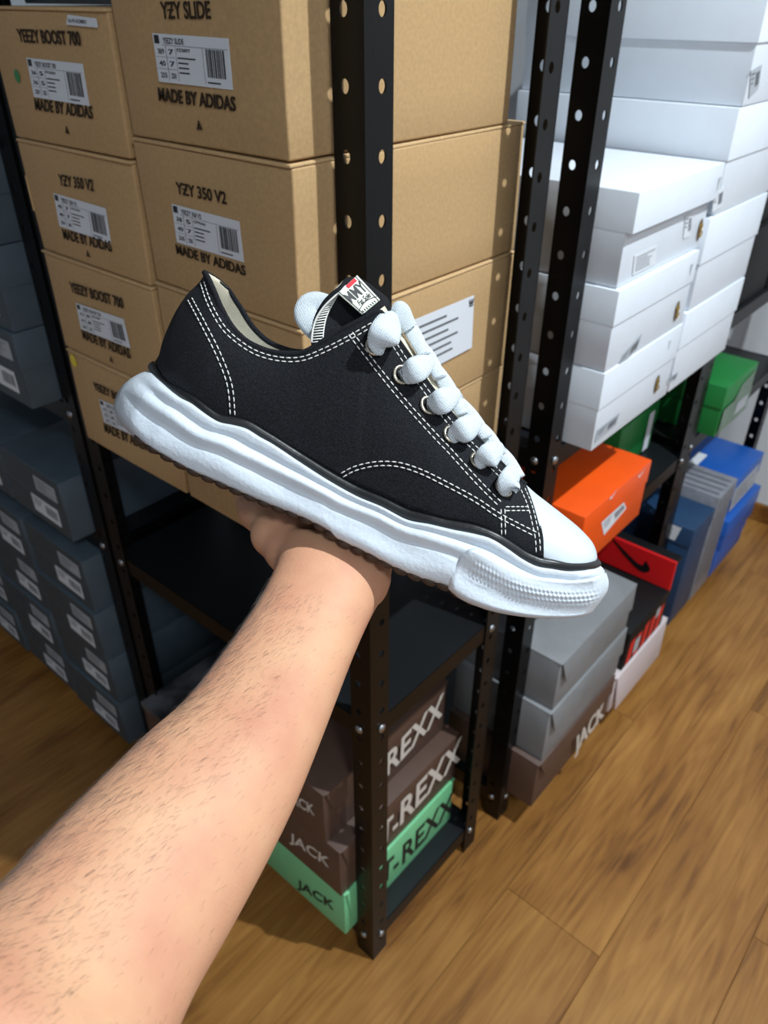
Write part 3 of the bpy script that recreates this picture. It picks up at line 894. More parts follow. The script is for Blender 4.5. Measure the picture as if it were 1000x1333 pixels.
def canvas_mat(name, c1, c2, amp=1.0):
    m = bpy.data.materials.new(name); m.use_nodes = True
    nt = m.node_tree; b = nt.nodes['Principled BSDF']
    b.inputs['Roughness'].default_value = 0.85
    b.inputs['Specular IOR Level'].default_value = 0.2
    tc = nt.nodes.new('ShaderNodeTexCoord')
    sx = nt.nodes.new('ShaderNodeSeparateXYZ')
    nt.links.new(tc.outputs['Object'], sx.inputs[0])
    def node(op, a, b_=None):
        n = nt.nodes.new('ShaderNodeMath'); n.operation = op
        for i, v in enumerate((a, b_)):
            if v is None: continue
            if isinstance(v, (int, float)): n.inputs[i].default_value = v
            else: nt.links.new(v, n.inputs[i])
        return n.outputs[0]
    k = 2 * math.pi / 0.00105
    a = node('SINE', node('MULTIPLY', sx.outputs[0], k))
    c = node('SINE', node('MULTIPLY', sx.outputs[1], k))
    pr = node('MULTIPLY', a, c)
    n = nt.nodes.new('ShaderNodeTexNoise'); n.inputs['Scale'].default_value = 900
    nt.links.new(tc.outputs['Object'], n.inputs['Vector'])
    hgt = node('ADD', node('MULTIPLY', pr, 0.5), node('MULTIPLY', n.outputs['Fac'], 0.9))
    r = nt.nodes.new('ShaderNodeValToRGB')
    r.color_ramp.elements[0].position = 0.35; r.color_ramp.elements[1].position = 0.95
    r.color_ramp.elements[0].color = (*lin(c1), 1); r.color_ramp.elements[1].color = (*lin(c2), 1)
    nt.links.new(hgt, r.inputs['Fac']); nt.links.new(r.outputs['Color'], b.inputs['Base Color'])
    bp = nt.nodes.new('ShaderNodeBump'); bp.inputs['Strength'].default_value = 0.6 * amp; bp.inputs['Distance'].default_value = 0.0004
    nt.links.new(hgt, bp.inputs['Height']); nt.links.new(bp.outputs['Normal'], b.inputs['Normal'])
    return m
M['canvas'] = canvas_mat('black_canvas', (11, 12, 15), (47, 49, 55))
M['lining'] = canvas_mat('cream_lining', (206, 196, 172), (232, 224, 204), 0.8)
M['lace'] = canvas_mat('white_lace', (200, 210, 218), (236, 242, 246), 1.8)
M['rubber_white'] = mat('white_rubber', (202, 210, 218), 0.55, bump=0.35, bscale=420, spec=0.4, sss=0.05)
M['toe_white'] = mat('toe_rubber', (200, 209, 216), 0.34, bump=0.08, bscale=300, spec=0.5)
M['rubber_black'] = mat('black_rubber', (20, 21, 23), 0.38, bump=0.1, bscale=300)
M['gum'] = mat('dark_gum', (58, 42, 32), 0.6, bump=0.2, bscale=300)
M['thread'] = mat('white_thread', (226, 226, 220), 0.7)
M['black_thread'] = mat('black_thread', (14, 14, 16), 0.8)
M['eyelet'] = mat('eyelet_metal', (206, 198, 180), 0.28, 0.9)
M['tag_cloth'] = mat('tag_cloth', (222, 224, 210), 0.8, bump=0.3, bscale=1500)
M['tag_red'] = mat('tag_red', (196, 30, 46), 0.7)

def sm01(x):
    x = max(0.0, min(1.0, x)); return x * x * (3 - 2 * x)
S_HEEL = loc(150, 525, 0)[0]; S_TOE = loc(789, 760, 0)[0]
SL = S_TOE - S_HEEL
# plan half width of the sole by fraction of length
WF = [(0, 0), (0.01, 0.0135), (0.03, 0.0235), (0.07, 0.032), (0.13, 0.0375), (0.22, 0.0395), (0.38, 0.0375), (0.5, 0.0395), (0.64, 0.046), (0.76, 0.0485), (0.86, 0.0455), (0.92, 0.039), (0.96, 0.031), (0.985, 0.020), (0.996, 0.0095), (1.0, 0.0)]
def wsole(f):
    return float(np.interp(f, [a for a, b in WF], [b for a, b in WF]))
def frac(x, y):
    return (loc(x, y, 0.03)[0] - S_HEEL) / SL

def warp_grid(bottom, top, left, right, nt_, nv, tb=None, tt=None):
    """Coons patch in measured photo coordinates"""
    ts = np.linspace(0, 1, nt_)
    ts = ts if tb is None else ts
    B = interp(bottom, ts=ts if tb is None else np.interp(ts, *tb)); T = interp(top, ts=ts if tt is None else np.interp(ts, *tt))
    L = interp(left, n=nv); Rr = interp(right, n=nv)
    G = np.zeros((nt_, nv, 2))
    for i, t in enumerate(ts):
        for j in range(nv):
            v = j / (nv - 1)
            G[i, j] = (1 - v) * B[i] + v * T[i] + (1 - t) * L[j] + t * Rr[j] - ((1 - t) * (1 - v) * B[0] + t * (1 - v) * B[-1] + (1 - t) * v * T[0] + t * v * T[-1])
    return ts, G
def mirror_rows(G):
    return [[np.array([p[0], p[1], -p[2]]) for p in row][::-1] for row in G]

# ---- midsole
mid_top = [(194, 482), (212, 502), (230, 516), (248, 525), (266, 538), (284, 549), (302, 553), (320, 558), (338, 569), (356, 579), (392, 603), (428, 626), (464, 646), (497, 660), (530, 677), (560, 683), (590, 690), (620, 696), (640, 702), (660, 714), (680, 728), (700, 738), (720, 741), (740, 744), (760, 743), (775, 739), (780, 735)]
mid_bot = [(167, 562), (183, 574), (212, 592), (248, 612), (284, 628), (320, 644), (356, 659), (392, 673), (428, 691), (440, 702), (476, 719), (512, 738), (548, 753), (582, 764), (610, 780), (640, 790), (690, 798), (730, 799), (757, 796), (770, 789), (777, 783)]
heel_l = [(167, 562), (156, 549), (149, 534), (149, 523), (155, 508), (166, 496), (180, 487), (194, 482)]
toe_r = [(777, 783), (783, 772), (787, 760), (788, 748), (786, 741), (780, 735)]
NT, NV = 170, 34
ts, G = warp_grid(mid_bot, mid_top, heel_l, toe_r, NT, NV)
def mid_profile(t, v):
    """bulge of the side wall: two long wandering ridges, a flat upper band, a rounded foot"""
    r1 = 0.26 + 0.05 * math.sin(8 * t + 0.6)
    r2 = 0.66 + 0.05 * math.sin(10 * t + 2.2)
    a2 = 0.0022 + 0.0006 * math.sin(7 * t)
    d = 0.0022 * math.exp(-((v - r1) / 0.20) ** 2) + a2 * math.exp(-((v - r2) / 0.085) ** 2)
    d -= 0.0009 * math.exp(-((v - (r2 - 0.13)) / 0.04) ** 2)
    d -= 0.0016 * math.exp(-((v - (r2 + 0.14)) / 0.05) ** 2)
    d += 0.0005 * math.sin(26 * t + 5 * v) * math.exp(-((v - 0.5) / 0.4) ** 2)
    d -= 0.0035 * max(0, (0.08 - v) / 0.08) ** 2
    d -= 0.0016 * max(0, (v - 0.95) / 0.05) ** 2
    return d
near = []
for i, t in enumerate(ts):
    row = []
    for j in range(NV):
        v = j / (NV - 1)
        x, y = G[i, j]
        f = t + (frac(x, y) - t) * sm01(min(t, 1 - t) / 0.06)
        wv = wsole(max(0, min(1, f))) * (1.0 if i not in (0, NT - 1) else 0)
        if 0 < i < NT - 1:
            wv = max(0.0015, wv + mid_profile(t, v) * min(1, wv / 0.02) - 0.0018 * v)
        row.append(loc(x, y, wv))
    near.append(row)
bm = bmesh.new()
# across the top and bottom: bridge near and far sides into one closed body
rows = []
for i in range(NT):
    a = near[i]; b = mirror_rows([a])[0]
    topb = [a[-1] * (1 - k / 5) + b[0] * (k / 5) + np.array([0, -0.004 * math.sin(math.pi * k / 5), 0]) for k in range(1, 5)]
    botb = [b[-1] * (1 - k / 5) + a[0] * (k / 5) for k in range(1, 5)]
    rows.append(list(a) + topb + list(b) + botb)
for r in rows: r.append(r[0])
add_grid(bm, rows)
bmesh.ops.remove_doubles(bm, verts=bm.verts, dist=0.00015)
bmesh.ops.recalc_face_normals(bm, faces=bm.faces)
mid = sobj('midsole', bm, M['rubber_white'])
# ---- toe bumper: thick wavy rubber laid round the toe, with a pressed texture band
bt = [(608, 715), (622, 713), (640, 722), (662, 735), (685, 746), (710, 752), (740, 755), (768, 752), (786, 744)]
bb = [(583, 766), (598, 779), (620, 789), (650, 798), (690, 804), (728, 805), (756, 802), (768, 796), (771, 789)]
bl = [(583, 766), (583, 752), (587, 741), (597, 726), (608, 715)]
br = [(771, 789), (780, 779), (787, 768), (789, 756), (786, 744)]
NB, NVB = 260, 60
ts2, G2 = warp_grid(bb, bt, bl, br, NB, NVB)
rows = []
for i, t in enumerate(ts2):
    row = []
    for j in range(NVB):
        v = j / (NVB - 1)
        x, y = G2[i, j]
        fr = frac(x, y)
        f = t * 0 + fr + (1 - fr) * sm01((t - 0.9) / 0.1)
        wv = wsole(max(0, min(1, f)))
        edge = min(1, min(t / 0.06, v / 0.10 + 0.02, (1 - v) / 0.12))
        lift = 0.0052 * math.sqrt(max(0, 1 - (1 - max(0, edge)) ** 2))
        wave = 0.0010 * math.sin(v * 9 + t * 4) * (1 if edge >= 1 else edge)
        band = math.exp(-((v - (0.60 - 0.10 * t)) / 0.17) ** 4) * sm01((t - 0.10) / 0.06) * sm01((0.97 - t) / 0.04)
        gap = 1 - 0.8 * math.exp(-((t - 0.33) / 0.05) ** 2)
        tex = 0.0007 * (math.sin(120 * t + 44 * v) * math.sin(120 * t - 10 * v)) * band * gap
        k = sm01((1 - t) / 0.05)
        if i == NB - 1: wv = 0.0; k = 0
        row.append(loc(x, y, max(0.0, wv + (lift - 0.0025 + wave) * k + tex * k)))
    rows.append(row)
full = rows + [[np.array([p[0], p[1], -p[2]]) for p in r] for r in rows[::-1][1:]]
# the band wraps round the toe: push the front outwards a little
for r in full:
    for p in r:
        p[0] += 0.0018 * sm01((p[0] - (S_TOE - 0.05)) / 0.05) * (1 - min(1, abs(p[2]) / 0.05))
bm = bmesh.new(); add_grid(bm, full)
bmesh.ops.recalc_face_normals(bm, faces=bm.faces)
sobj('toe_bumper', bm, M['rubber_white'])
# ---- outsole with lugs
bm = bmesh.new()
bpts = interp(mid_bot, n=40)
nr = []
for k, (x, y) in enumerate(bpts[1:36]):
    f = frac(x, y); wv = max(0.004, wsole(f) - 0.006)
    nr.append((loc(x, y, wsole(f)), wv))
for q, wv in nr: pass
rows = []
for q, wv in nr:
    rows.append([np.array([q[0], q[1] + 0.001, wv]), np.array([q[0], q[1] - 0.0028, wv]), np.array([q[0], q[1] - 0.0028, -wv]), np.array([q[0], q[1] + 0.001, -wv])])
add_grid(bm, rows)
lug = interp([tuple(p) for p in bpts[1:36]], n=30, smooth=False)
for side in (1, -1):
    for k, (x, y) in enumerate(lug):
        f = frac(x, y); wv = max(0.004, wsole(f) - 0.0055)
        q = loc(x, y, wsole(f))
        r = bmesh.ops.create_uvsphere(bm, u_segments=10, v_segments=6, radius=1.0)
        bmesh.ops.transform(bm, verts=r['verts'], matrix=Matrix.Translation((q[0], q[1] - 0.0006, side * wv)) @ Matrix.Diagonal((0.0052, 0.0036, 0.0050, 1)))
for k, (x, y) in enumerate(lug[::1]):
    f = frac(x, y); wv = max(0.004, wsole(f) - 0.009); q = loc(x, y, wsole(f))
    add_tube(bm, [(q[0], q[1] - 0.0022, -wv), (q[0] + 0.003, q[1] - 0.0028, 0), (q[0], q[1] - 0.0022, wv)], 0.0028, 6)
bmesh.ops.recalc_face_normals(bm, faces=bm.faces)
sobj('outsole', bm, M['gum'])

# ---- upper: near and far side panels
up_bot = [(202, 470), (212, 489), (230, 504), (248, 516), (266, 529), (284, 542), (302, 545), (320, 548), (338, 557), (356, 569), (392, 591), (428, 613), (464, 633), (497, 647), (530, 662), (548, 667), (566, 673), (584, 678), (600, 680), (620, 684), (640, 693), (660, 704), (680, 717), (696, 724), (708, 727)]
up_top = [(266, 354), (271, 362), (279, 380), (288, 401), (302, 425), (320, 443), (342, 454), (363, 459), (392, 459), (414, 448), (435, 434), (457, 423), (478, 412), (496, 406), (514, 436), (534, 465), (560, 503), (594, 546), (626, 575), (657, 608), (672, 622), (684, 630)]
up_l = [(202, 470), (207, 462), (211, 446), (218, 428), (229, 405), (243, 384), (256, 371), (264, 361), (266, 354)]
up_r = [(708, 727), (708, 712), (707, 696), (702, 676), (697, 658), (691, 643), (684, 630)]
NU, NVU = 130, 30
def arcparam(path, pts):
    P = interp(path, n=400); L = np.linspace(0, 1, 400)
    return [float(L[np.argmin(np.hypot(P[:, 0] - a, P[:, 1] - b))]) for a, b in pts]
kb = arcparam(up_bot, [(202, 470), (300, 545), (392, 591), (470, 636), (560, 671), (650, 698), (708, 727)])
kt = arcparam(up_top, [(266, 354), (310, 433), (400, 456), (496, 406), (560, 503), (640, 590), (684, 630)])
tk = [0, 0.17, 0.35, 0.52, 0.68, 0.85, 1.0]
ts3, G3 = warp_grid(up_bot, up_top, up_l, up_r, NU, NVU, (tk, kb), (tk, kt))
F_END = frac(708, 727)
def wtop(t):
    return float(np.interp(t, [0, 0.012, 0.04, 0.09, 0.17, 0.35, 0.45, 0.52, 0.60, 0.75, 0.88, 0.95, 1.0], [0, 0.0085, 0.016, 0.021, 0.0235, 0.026, 0.024, 0.0195, 0.0150, 0.0125, 0.0105, 0.0055, 0.0]))
def wupper(f):
    return max(0.0, wsole(f) - 0.0075)
rows = []
for i, t in enumerate(ts3):
    row = []
    for j in range(NVU):
        v = j / (NVU - 1); x, y = G3[i, j]
        fb = frac(*G3[i, 0])
        # distance from the heel of the upper, as fraction
        f0 = max(0.0, (fb - frac(202, 470)))
        wb = wupper(min(1, fb)) if t > 0.10 else (0.031 * math.sqrt(max(0, 1 - (1 - min(1, t / 0.13)) ** 2)))
        if 0.10 < t < 0.2:
            k = (t - 0.10) / 0.10; wb = (0.031 * math.sqrt(max(0, 1 - (1 - min(1, t / 0.13)) ** 2))) * (1 - k) + wupper(fb) * k
        wt = wtop(t)
        e = 2.2 if t < 0.5 else 1.7
        wv = wb + (wt - wb) * v ** e + 0.0018 * math.sin(math.pi * v) * min(1, t / 0.1)
        row.append(loc(x, y, wv))
    rows.append(row)
UP = rows
def solid(o, th, off=-1, mo=0, rim=0):
    md = o.modifiers.new('thickness', 'SOLIDIFY'); md.thickness = th; md.offset = off; md.material_offset = mo; md.material_offset_rim = rim; md.use_even_offset = False
    return o
bm = bmesh.new()
V1 = add_grid(bm, rows)
mir = [[np.array([p[0], p[1], -p[2]]) for p in r] for r in rows]
V2 = add_grid(bm, [list(r) for r in mir])
for a in range(len(V2) - 1):
    pass
bmesh.ops.remove_doubles(bm, verts=bm.verts, dist=0.0001)
bmesh.ops.recalc_face_normals(bm, faces=bm.faces)
# make the near side normals face outwards
bm.faces.ensure_lookup_table()
fz = max(bm.faces, key=lambda f: f.calc_center_median().z)
if fz.normal.z < 0:
    bmesh.ops.reverse_faces(bm, faces=bm.faces)
up = sobj('upper', bm, [M['canvas'], M['lining']])
solid(up, 0.0022, -1, 1, 0)
# edge binding along the collar and the throat
for side in (1, -1):
    pass
bm = bmesh.new()
edge = [r[-1] for r in rows]
loop = [np.array([p[0], p[1] - 0.0004, p[2] - 0.001]) for p in edge][::-1] + [np.array([p[0], p[1] - 0.0004, -p[2] + 0.001]) for p in edge][1:]
add_tube(bm, loop, 0.0017, 8)
sobj('collar_binding', bm, M['canvas'])
# insole
bm = bmesh.new()
add_grid(bm, [[np.array([rows[i][0][0], rows[i][0][1] + 0.022, (2 * k / 6 - 1) * max(0.001, rows[i][6][2] - 0.003)]) for k in range(7)] for i in range(4, 100, 4)])
sobj('insole', bm, M['rubber_white'])

# ---- toe cap
cap_b = [(706, 727), (720, 732), (734, 736), (752, 737), (764, 735), (773, 732), (778, 727)]
cap_t = [(686, 632), (698, 643), (716, 657), (734, 671), (755, 688), (770, 704), (776, 716), (778, 727)]
cap_l = [(706, 727), (705, 696), (700, 675), (695, 657), (690, 643), (686, 632)]
NC = 40
rows = []
tsc = np.linspace(0, 1, NC)
Bc = interp(cap_b, ts=tsc); Tc = interp(cap_t, ts=tsc); Lc = interp(cap_l, n=25)
for i, t in enumerate(tsc):
    row = []
    wb = wupper(frac(708, 727)) * math.sqrt(max(0, 1 - t ** 2.4))
    for j in range(25):
        v = j / 24
        base = (1 - v) * Bc[i] + v * Tc[i]
        offL = Lc[j] - ((1 - v) * Bc[0] + v * Tc[0])
        bulge = np.array([0.5, -0.9]) * 10 * math.sin(math.pi * v) * (1 - t) * t
        x, y = base + offL * (1 - t) ** 1.5 + bulge * 0.6
        ww = wb * (math.cos(v * math.pi / 2) ** 0.75 if v < 1 else 0)
        row.append(loc(x, y, ww))
    rows.append(row)
bm = bmesh.new()
full = [[p for p in r] + [np.array([p[0], p[1], -p[2]]) for p in r[::-1][1:]] for r in rows]
add_grid(bm, full)
bmesh.ops.remove_doubles(bm, verts=bm.verts, dist=0.0001)
bmesh.ops.recalc_face_normals(bm, faces=bm.faces)
capo = sobj('toe_cap', bm, M['toe_white'])
solid(capo, 0.0015, -1)

# ---- black piping between upper and midsole
pip = [tuple((np.array(a) + np.array(b)) / 2) for a, b in zip(interp(up_bot, n=60), interp([p for p in mid_top if p[0] <= 711], n=60))]
pip += [(720, 735), (738, 739), (756, 739), (768, 737), (777, 733)]
pr = []
pip = interp(pip, n=110)
for k, (x, y) in enumerate(pip):
    t = k / 109
    fr = frac(x, y)
    if x < 330:
        wv = 0.034 * math.sqrt(max(0, 1 - (1 - min(1, (x - 200) / 90)) ** 2))
        kk = sm01((x - 240) / 90); wv = wv * (1 - kk) + (wsole(fr) - 0.0072) * kk
    elif x > 700:
        wv = (wsole(frac(700, 733)) - 0.0072) * math.sqrt(max(0, 1 - ((x - 700) / 78) ** 2.4))
    else:
        wv = wsole(fr) - 0.0072
    pr.append(loc(x, y, max(0, wv)))
bm = bmesh.new()
lp = [p for p in pr] + [np.array([p[0], p[1], -p[2]]) for p in pr[::-1][1:-1]]
lp.append(lp[0])
add_tube(bm, lp, 0.0029, 10, flat=0.75, up=[np.array([0, 0, 1.0]) if abs(p[2]) > 0.02 else np.array([0, 0.2, 1.0]) for p in lp], cap=False)
sobj('piping', bm, M['rubber_black'])

# ---- surfaces to sew on
def bvh_of(objs):
    vs, fs = [], []
    for o in objs:
        b = len(vs)
        vs += [v.co.copy() for v in o.data.vertices]
        fs += [[b + k for k in p.vertices] for p in o.data.polygons]
    return BVHTree.FromPolygons(vs, fs)
BV = bvh_of([up, capo])
ORG = to_shoe(CAM)
def hit(x, y, bv=None):
    d = to_shoe(CAM + ray(x, y)) - ORG
    r = (bv or BV).ray_cast(Vector(ORG), Vector(d).normalized())
    if r[0] is None: return None
    n = r[1]
    if n.dot(Vector(d)) > 0: n = -n
    return r[0], n
def seam(bm, path, r=0.00035, dash=0.0027, gap=0.0010, lift=0.0003, off=0.0):
    P = interp(path, n=max(8, int(sum(math.dist(path[i], path[i + 1]) for i in range(len(path) - 1)) / 1.5)))
    pts = []
    for k, q in enumerate(P):
        if off:
            tg = P[min(k + 1, len(P) - 1)] - P[max(k - 1, 0)]
            tg = tg / (np.linalg.norm(tg) + 1e-9)
            q = q + np.array([-tg[1], tg[0]]) * off
        h = hit(*q)
        if h: pts.append(h[0] + h[1] * lift)
    if len(pts) < 2: return
    L = [0]
    for a, b in zip(pts, pts[1:]): L.append(L[-1] + (b - a).length)
    s = 0.0
    A = np.array([list(p) for p in pts])
    while s + dash * 0.5 < L[-1]:
        e = min(s + dash, L[-1])
        seg = [[np.interp(u, L, A[:, k]) for k in range(3)] for u in np.linspace(s, e, 4)]
        add_tube(bm, seg, [r * 0.6, r, r, r * 0.6], 5)
        s = e + gap
collar = [(266, 367), (275, 394), (291, 423), (309, 441), (334, 457), (363, 465), (392, 465), (421, 454), (453, 438), (486, 419)]
counter = [(245, 391), (262, 423), (280, 459), (293, 491), (298, 513), (300, 541)]
eyeout = [(454, 436), (476, 465), (500, 496), (524, 525), (548, 552), (572, 578), (581, 587), (620, 630), (650, 660)]
eyein = [(511, 440), (534, 475), (560, 512), (592, 554), (624, 586), (654, 617), (676, 638)]
vamp = [(444, 616), (462, 607), (490, 601), (519, 602), (548, 611), (577, 625), (620, 648), (650, 668), (680, 684), (700, 694)]
front = [(678, 638), (687, 660), (694, 688), (697, 704), (698, 722)]
bm = bmesh.new()
for pth, offs in ((collar, (0, 5)), (counter, (0, -6)), (eyeout, (0, -6)), (eyein, (0, 6)), (vamp, (0, 5.5)), ([(652, 663), (653, 697)], (0, -5)), ([(658, 660), (690, 660)], (0, 5)), (front, (0, -5.5))):
    for o_ in offs: seam(bm, pth, off=o_)
st = sobj('stitching', bm, M['thread'], True, up); st['kind'] = 'stuff'; st['label'] = 'white double stitching'
bm = bmesh.new()
for pth, o_ in ((eyeout, 9), (counter, 3), (collar, -4.5)):
    seam(bm, pth, r=0.0007, dash=0.5, gap=0.001, lift=0.0001, off=o_)
sobj('panel_edge', bm, M['black_thread'], True, up)

# ---- tongue
tongue_rows = [  # from the inside of the collar up to the tip: (near edge, middle, far edge) with their lateral offsets
    ([(408, 470), (440, 470), (520, 470)], (0.0225, 0.0205, -0.006)),
    ([(406, 444), (446, 432), (515, 430)], (0.0245, 0.0170, -0.010)),
    ([(410, 420), (452, 404), (512, 408)], (0.0235, 0.0120, -0.0150)),
    ([(421, 401), (462, 382), (508, 394)], (0.0225, 0.0080, -0.0180)),
    ([(435, 387), (463, 368), (503, 386)], (0.0215, 0.0060, -0.0200)),
    ([(444, 380), (465, 361), (498, 382)], (0.0200, 0.0050, -0.0210))]
rows = []
for pts_, ws in tongue_rows:
    P = np.array([[*p, q] for p, q in zip(pts_, ws)])
    rows.append([loc(*p) for p in interp(P, n=15)])
rr = np.array(rows)
fine = []
for k in range(15):
    fine.append(interp(rr[:, k, :], n=26))
TG = np.transpose(np.array(fine), (1, 0, 2))
bm = bmesh.new(); add_grid(bm, TG)
bmesh.ops.recalc_face_normals(bm, faces=bm.faces)
bm.faces.ensure_lookup_table()
if sum(f.normal.z for f in bm.faces) < 0: bmesh.ops.reverse_faces(bm, faces=bm.faces)
tongue = sobj('tongue', bm, [M['canvas'], M['lining']]); solid(tongue, 0.003, -1, 1, 0)
# lower tongue under the laces
bm = bmesh.new()
lo = []
for x, y, ww in ((500, 400, 0.014), (520, 432, 0.013), (548, 474, 0.012), (580, 520, 0.011), (615, 560, 0.010), (650, 598, 0.009), (680, 630, 0.006)):
    c = loc(x, y, 0.0)
    lo.append([np.array([c[0], c[1] + 0.0008 - 0.22 * abs(k) * ww, k * ww * 1.15]) for k in (-1, -0.5, 0, 0.5, 1)])
add_grid(bm, lo)
lt = sobj('lower_tongue', bm, M['lining'], True, tongue)
# overlock stitching on the tongue's near edge
bm = bmesh.new()
NE = interp([tuple(p) for p in TG[:, 0, :]], n=60)[14:]
NI = interp([tuple(p) for p in TG[:, 2, :]], n=60)[14:]
nrm = Vector((0, 0.1, 1)).normalized()
for k in range(0, len(NE) - 1, 2):
    a = Vector(NE[k]) + nrm * 0.0009; b = Vector(NI[k]) + nrm * 0.0011
    b = a + (b - a).normalized() * 0.0062
    add_tube(bm, [a, (a + b) / 2 + nrm * 0.0004, b], 0.00034, 5)
add_tube(bm, [Vector(p) + nrm * 0.0008 for p in NE], 0.0006, 5)
add_tube(bm, [Vector(p) + nrm * 0.0010 + (Vector(q) - Vector(p)).normalized() * 0.0062 for p, q in zip(NE, NI)], 0.0004, 5)
o = sobj('overlock_stitch', bm, M['thread'], True, tongue); o['kind'] = 'stuff'
# ---- woven tag on the tongue
BT = bvh_of([tongue])
TLq, TRq, BRq, BLq = (440, 382), (465, 359), (495, 391), (472, 410)
tag_quad = [np.array(q, float) for q in (TLq, TRq, BRq, BLq)]
def tagp(u, v, lift=0.0012):
    """u from TL to BL (down the tag), v across from TL to TR"""
    q = (1 - u) * (1 - v) * tag_quad[0] + (1 - u) * v * tag_quad[1] + u * v * tag_quad[2] + u * (1 - v) * tag_quad[3]
    w_ = 0.0195 * (1 - v) + 0.006 * v - 0.0045 * u
    w_ = w_ + 0.0025
    p = loc(q[0], q[1], w_)
    return Vector(p) + Vector((0, 0.1, 1)).normalized() * lift
bm = bmesh.new(); add_grid(bm, [[tagp(u, v) for v in np.linspace(0, 1, 10)] for u in np.linspace(0, 1, 10)])
tag = sobj('tongue_tag', bm, M['tag_cloth'], True, tongue); solid(tag, 0.0005, 0)
tag['label'] = 'cream woven tongue tag with black lettering'
def tag_text(bm, s, u0, v0, u1, v1, shear=0.0):
    V, Fc = text01(s, shear)
    vs = [bm.verts.new(tagp(u1 + (u0 - u1) * q.y, v0 + (v1 - v0) * q.x, 0.0018)) for q in V]
    for f in Fc:
        try: bm.faces.new([vs[k] for k in f])
        except ValueError: pass
bm = bmesh.new()
tag_text(bm, 'MMY', 0.16, 0.06, 0.54, 0.95)
tag_text(bm, 'Fat Sole', 0.58, 0.22, 0.76, 0.86, 0.4)
sobj('tag_lettering', bm, M['ink'], False, tag)
bm = bmesh.new()
for fr_ in (0.07, 0.93):
    P = [tagp(u, fr_, 0.0018) for u in np.linspace(0.0, 1, 10)]
    add_tube(bm, P, 0.00022, 4)
add_tube(bm, [tagp(0.86 - 0.10 * math.sin(math.pi * v), v, 0.0018) for v in np.linspace(0, 1, 10)], 0.00022, 4)
for k in range(7):
    add_tube(bm, [tagp(0.90, 0.12 + k * 0.11, 0.0018), tagp(0.97, 0.14 + k * 0.11, 0.0018)], 0.00025, 4)
sobj('tag_lines', bm, M['ink'], False, tag)
bm = bmesh.new(); add_grid(bm, [[tagp(u, v, 0.0019) for v in (0.42, 0.6, 0.86)] for u in (0.01, 0.06, 0.13)])
o = sobj('red_patch', bm, M['tag_red'], False, tag)

# ---- eyelets and laces
eye = [(489, 450), (523, 488), (558, 528), (588, 566), (623, 600), (655, 636)]
for x, y in eye:
    for sd in (1, -1):
        h = hit(x, y)
        p, n = h
        if sd == -1:
            p = Vector((p.x, p.y, -p.z)); n = Vector((n.x, n.y, -n.z))
        a = n.orthogonal().normalized(); b = n.cross(a)
        bm = bmesh.new()
        add_tube(bm, [p + n * 0.0006 + (a * math.cos(2 * math.pi * k / 20) + b * math.sin(2 * math.pi * k / 20)) * 0.0046 for k in range(21)], 0.0011, 7, flat=0.8, cap=False)
        sobj('eyelet', bm, M['eyelet'])
def lace(name, path, width, thick=0.0022, n=40, m='lace'):
    """path of (x, y, w, scale); ribbon facing the outer side"""
    P = np.array(path, float)
    Q = interp(P, n=n)
    pts = [loc(q[0], q[1], q[2]) for q in Q]
    bm = bmesh.new()
    add_tube(bm, pts, [width * q[3] for q in Q], 14, flat=[thick / (width * q[3]) if q[3] > 0 else 1 for q in Q], up=[Vector((0.25, 0.45, 0.85)).normalized()] * n)
    for v in bm.verts: pass
    return sobj(name, bm, M[m])
# crossing segments lying on the tongue (right hand edge of the row)
cross = [((520, 408), (552, 462)), ((538, 440), (573, 492)), ((560, 470), (602, 540)), ((585, 512), (634, 570)), ((612, 545), (652, 592)), ((640, 578), (676, 622))]
for k, (a, b) in enumerate(cross):
    a = np.array(a, float); b = np.array(b, float)
    m_ = (a + b) / 2
    lace('lace', [(a[0], a[1], -0.006, 0.75), (m_[0] + 1, m_[1] - 2, 0.000, 1.0), (b[0], b[1], 0.007, 0.8)], 0.0050, 0.0020)
tops = [(512, 412), (560, 470), (594, 512), (622, 548), (650, 582), (670, 612)]
for k, ((x, y), (tx, ty)) in enumerate(zip(eye, tops)):
    h = hit(x, y); w0 = h[0].z
    ex, ey = x + 4, y + 1
    dx, dy = tx - ex, ty - ey
    big = 1.25 if k == 0 else 1.0
    lace('lace', [(ex - 1, ey + 1, w0 - 0.001, 0.55), (ex + dx * 0.12, ey + dy * 0.12, w0 + 0.0035 + 0.002 * (k == 0), 0.95 * big), (ex + dx * 0.45, ey + dy * 0.42, w0 + 0.0040 + 0.003 * (k == 0), 1.15 * big), (ex + dx * 0.8, ey + dy * 0.8, 0.011 + 0.007 * (k == 0), 0.95 * big), (tx, ty, 0.004, 0.6)], 0.0062, 0.0028)
# the laces run on over the tongue into the far row of eyelets
for k, ((x, y), (tx, ty)) in enumerate(zip(eye, tops)):
    h = hit(x, y)
    e_ = np.array([h[0].x, h[0].y, -h[0].z]); c_ = loc(tx, ty, 0.002)
    P = interp(np.array([c_, (c_ * 0.6 + e_ * 0.4) + np.array([0, 0.0015, -0.002]), e_ + np.array([0, 0.0012, -0.0012])]), n=16)
    bm = bmesh.new()
    add_tube(bm, P, [0.0058 * (0.9 - 0.4 * q / 15) for q in range(16)], 12, flat=0.42, up=[Vector((0.0, 0.75, -0.65)).normalized()] * 16)
    sobj('lace', bm, M['lace'])
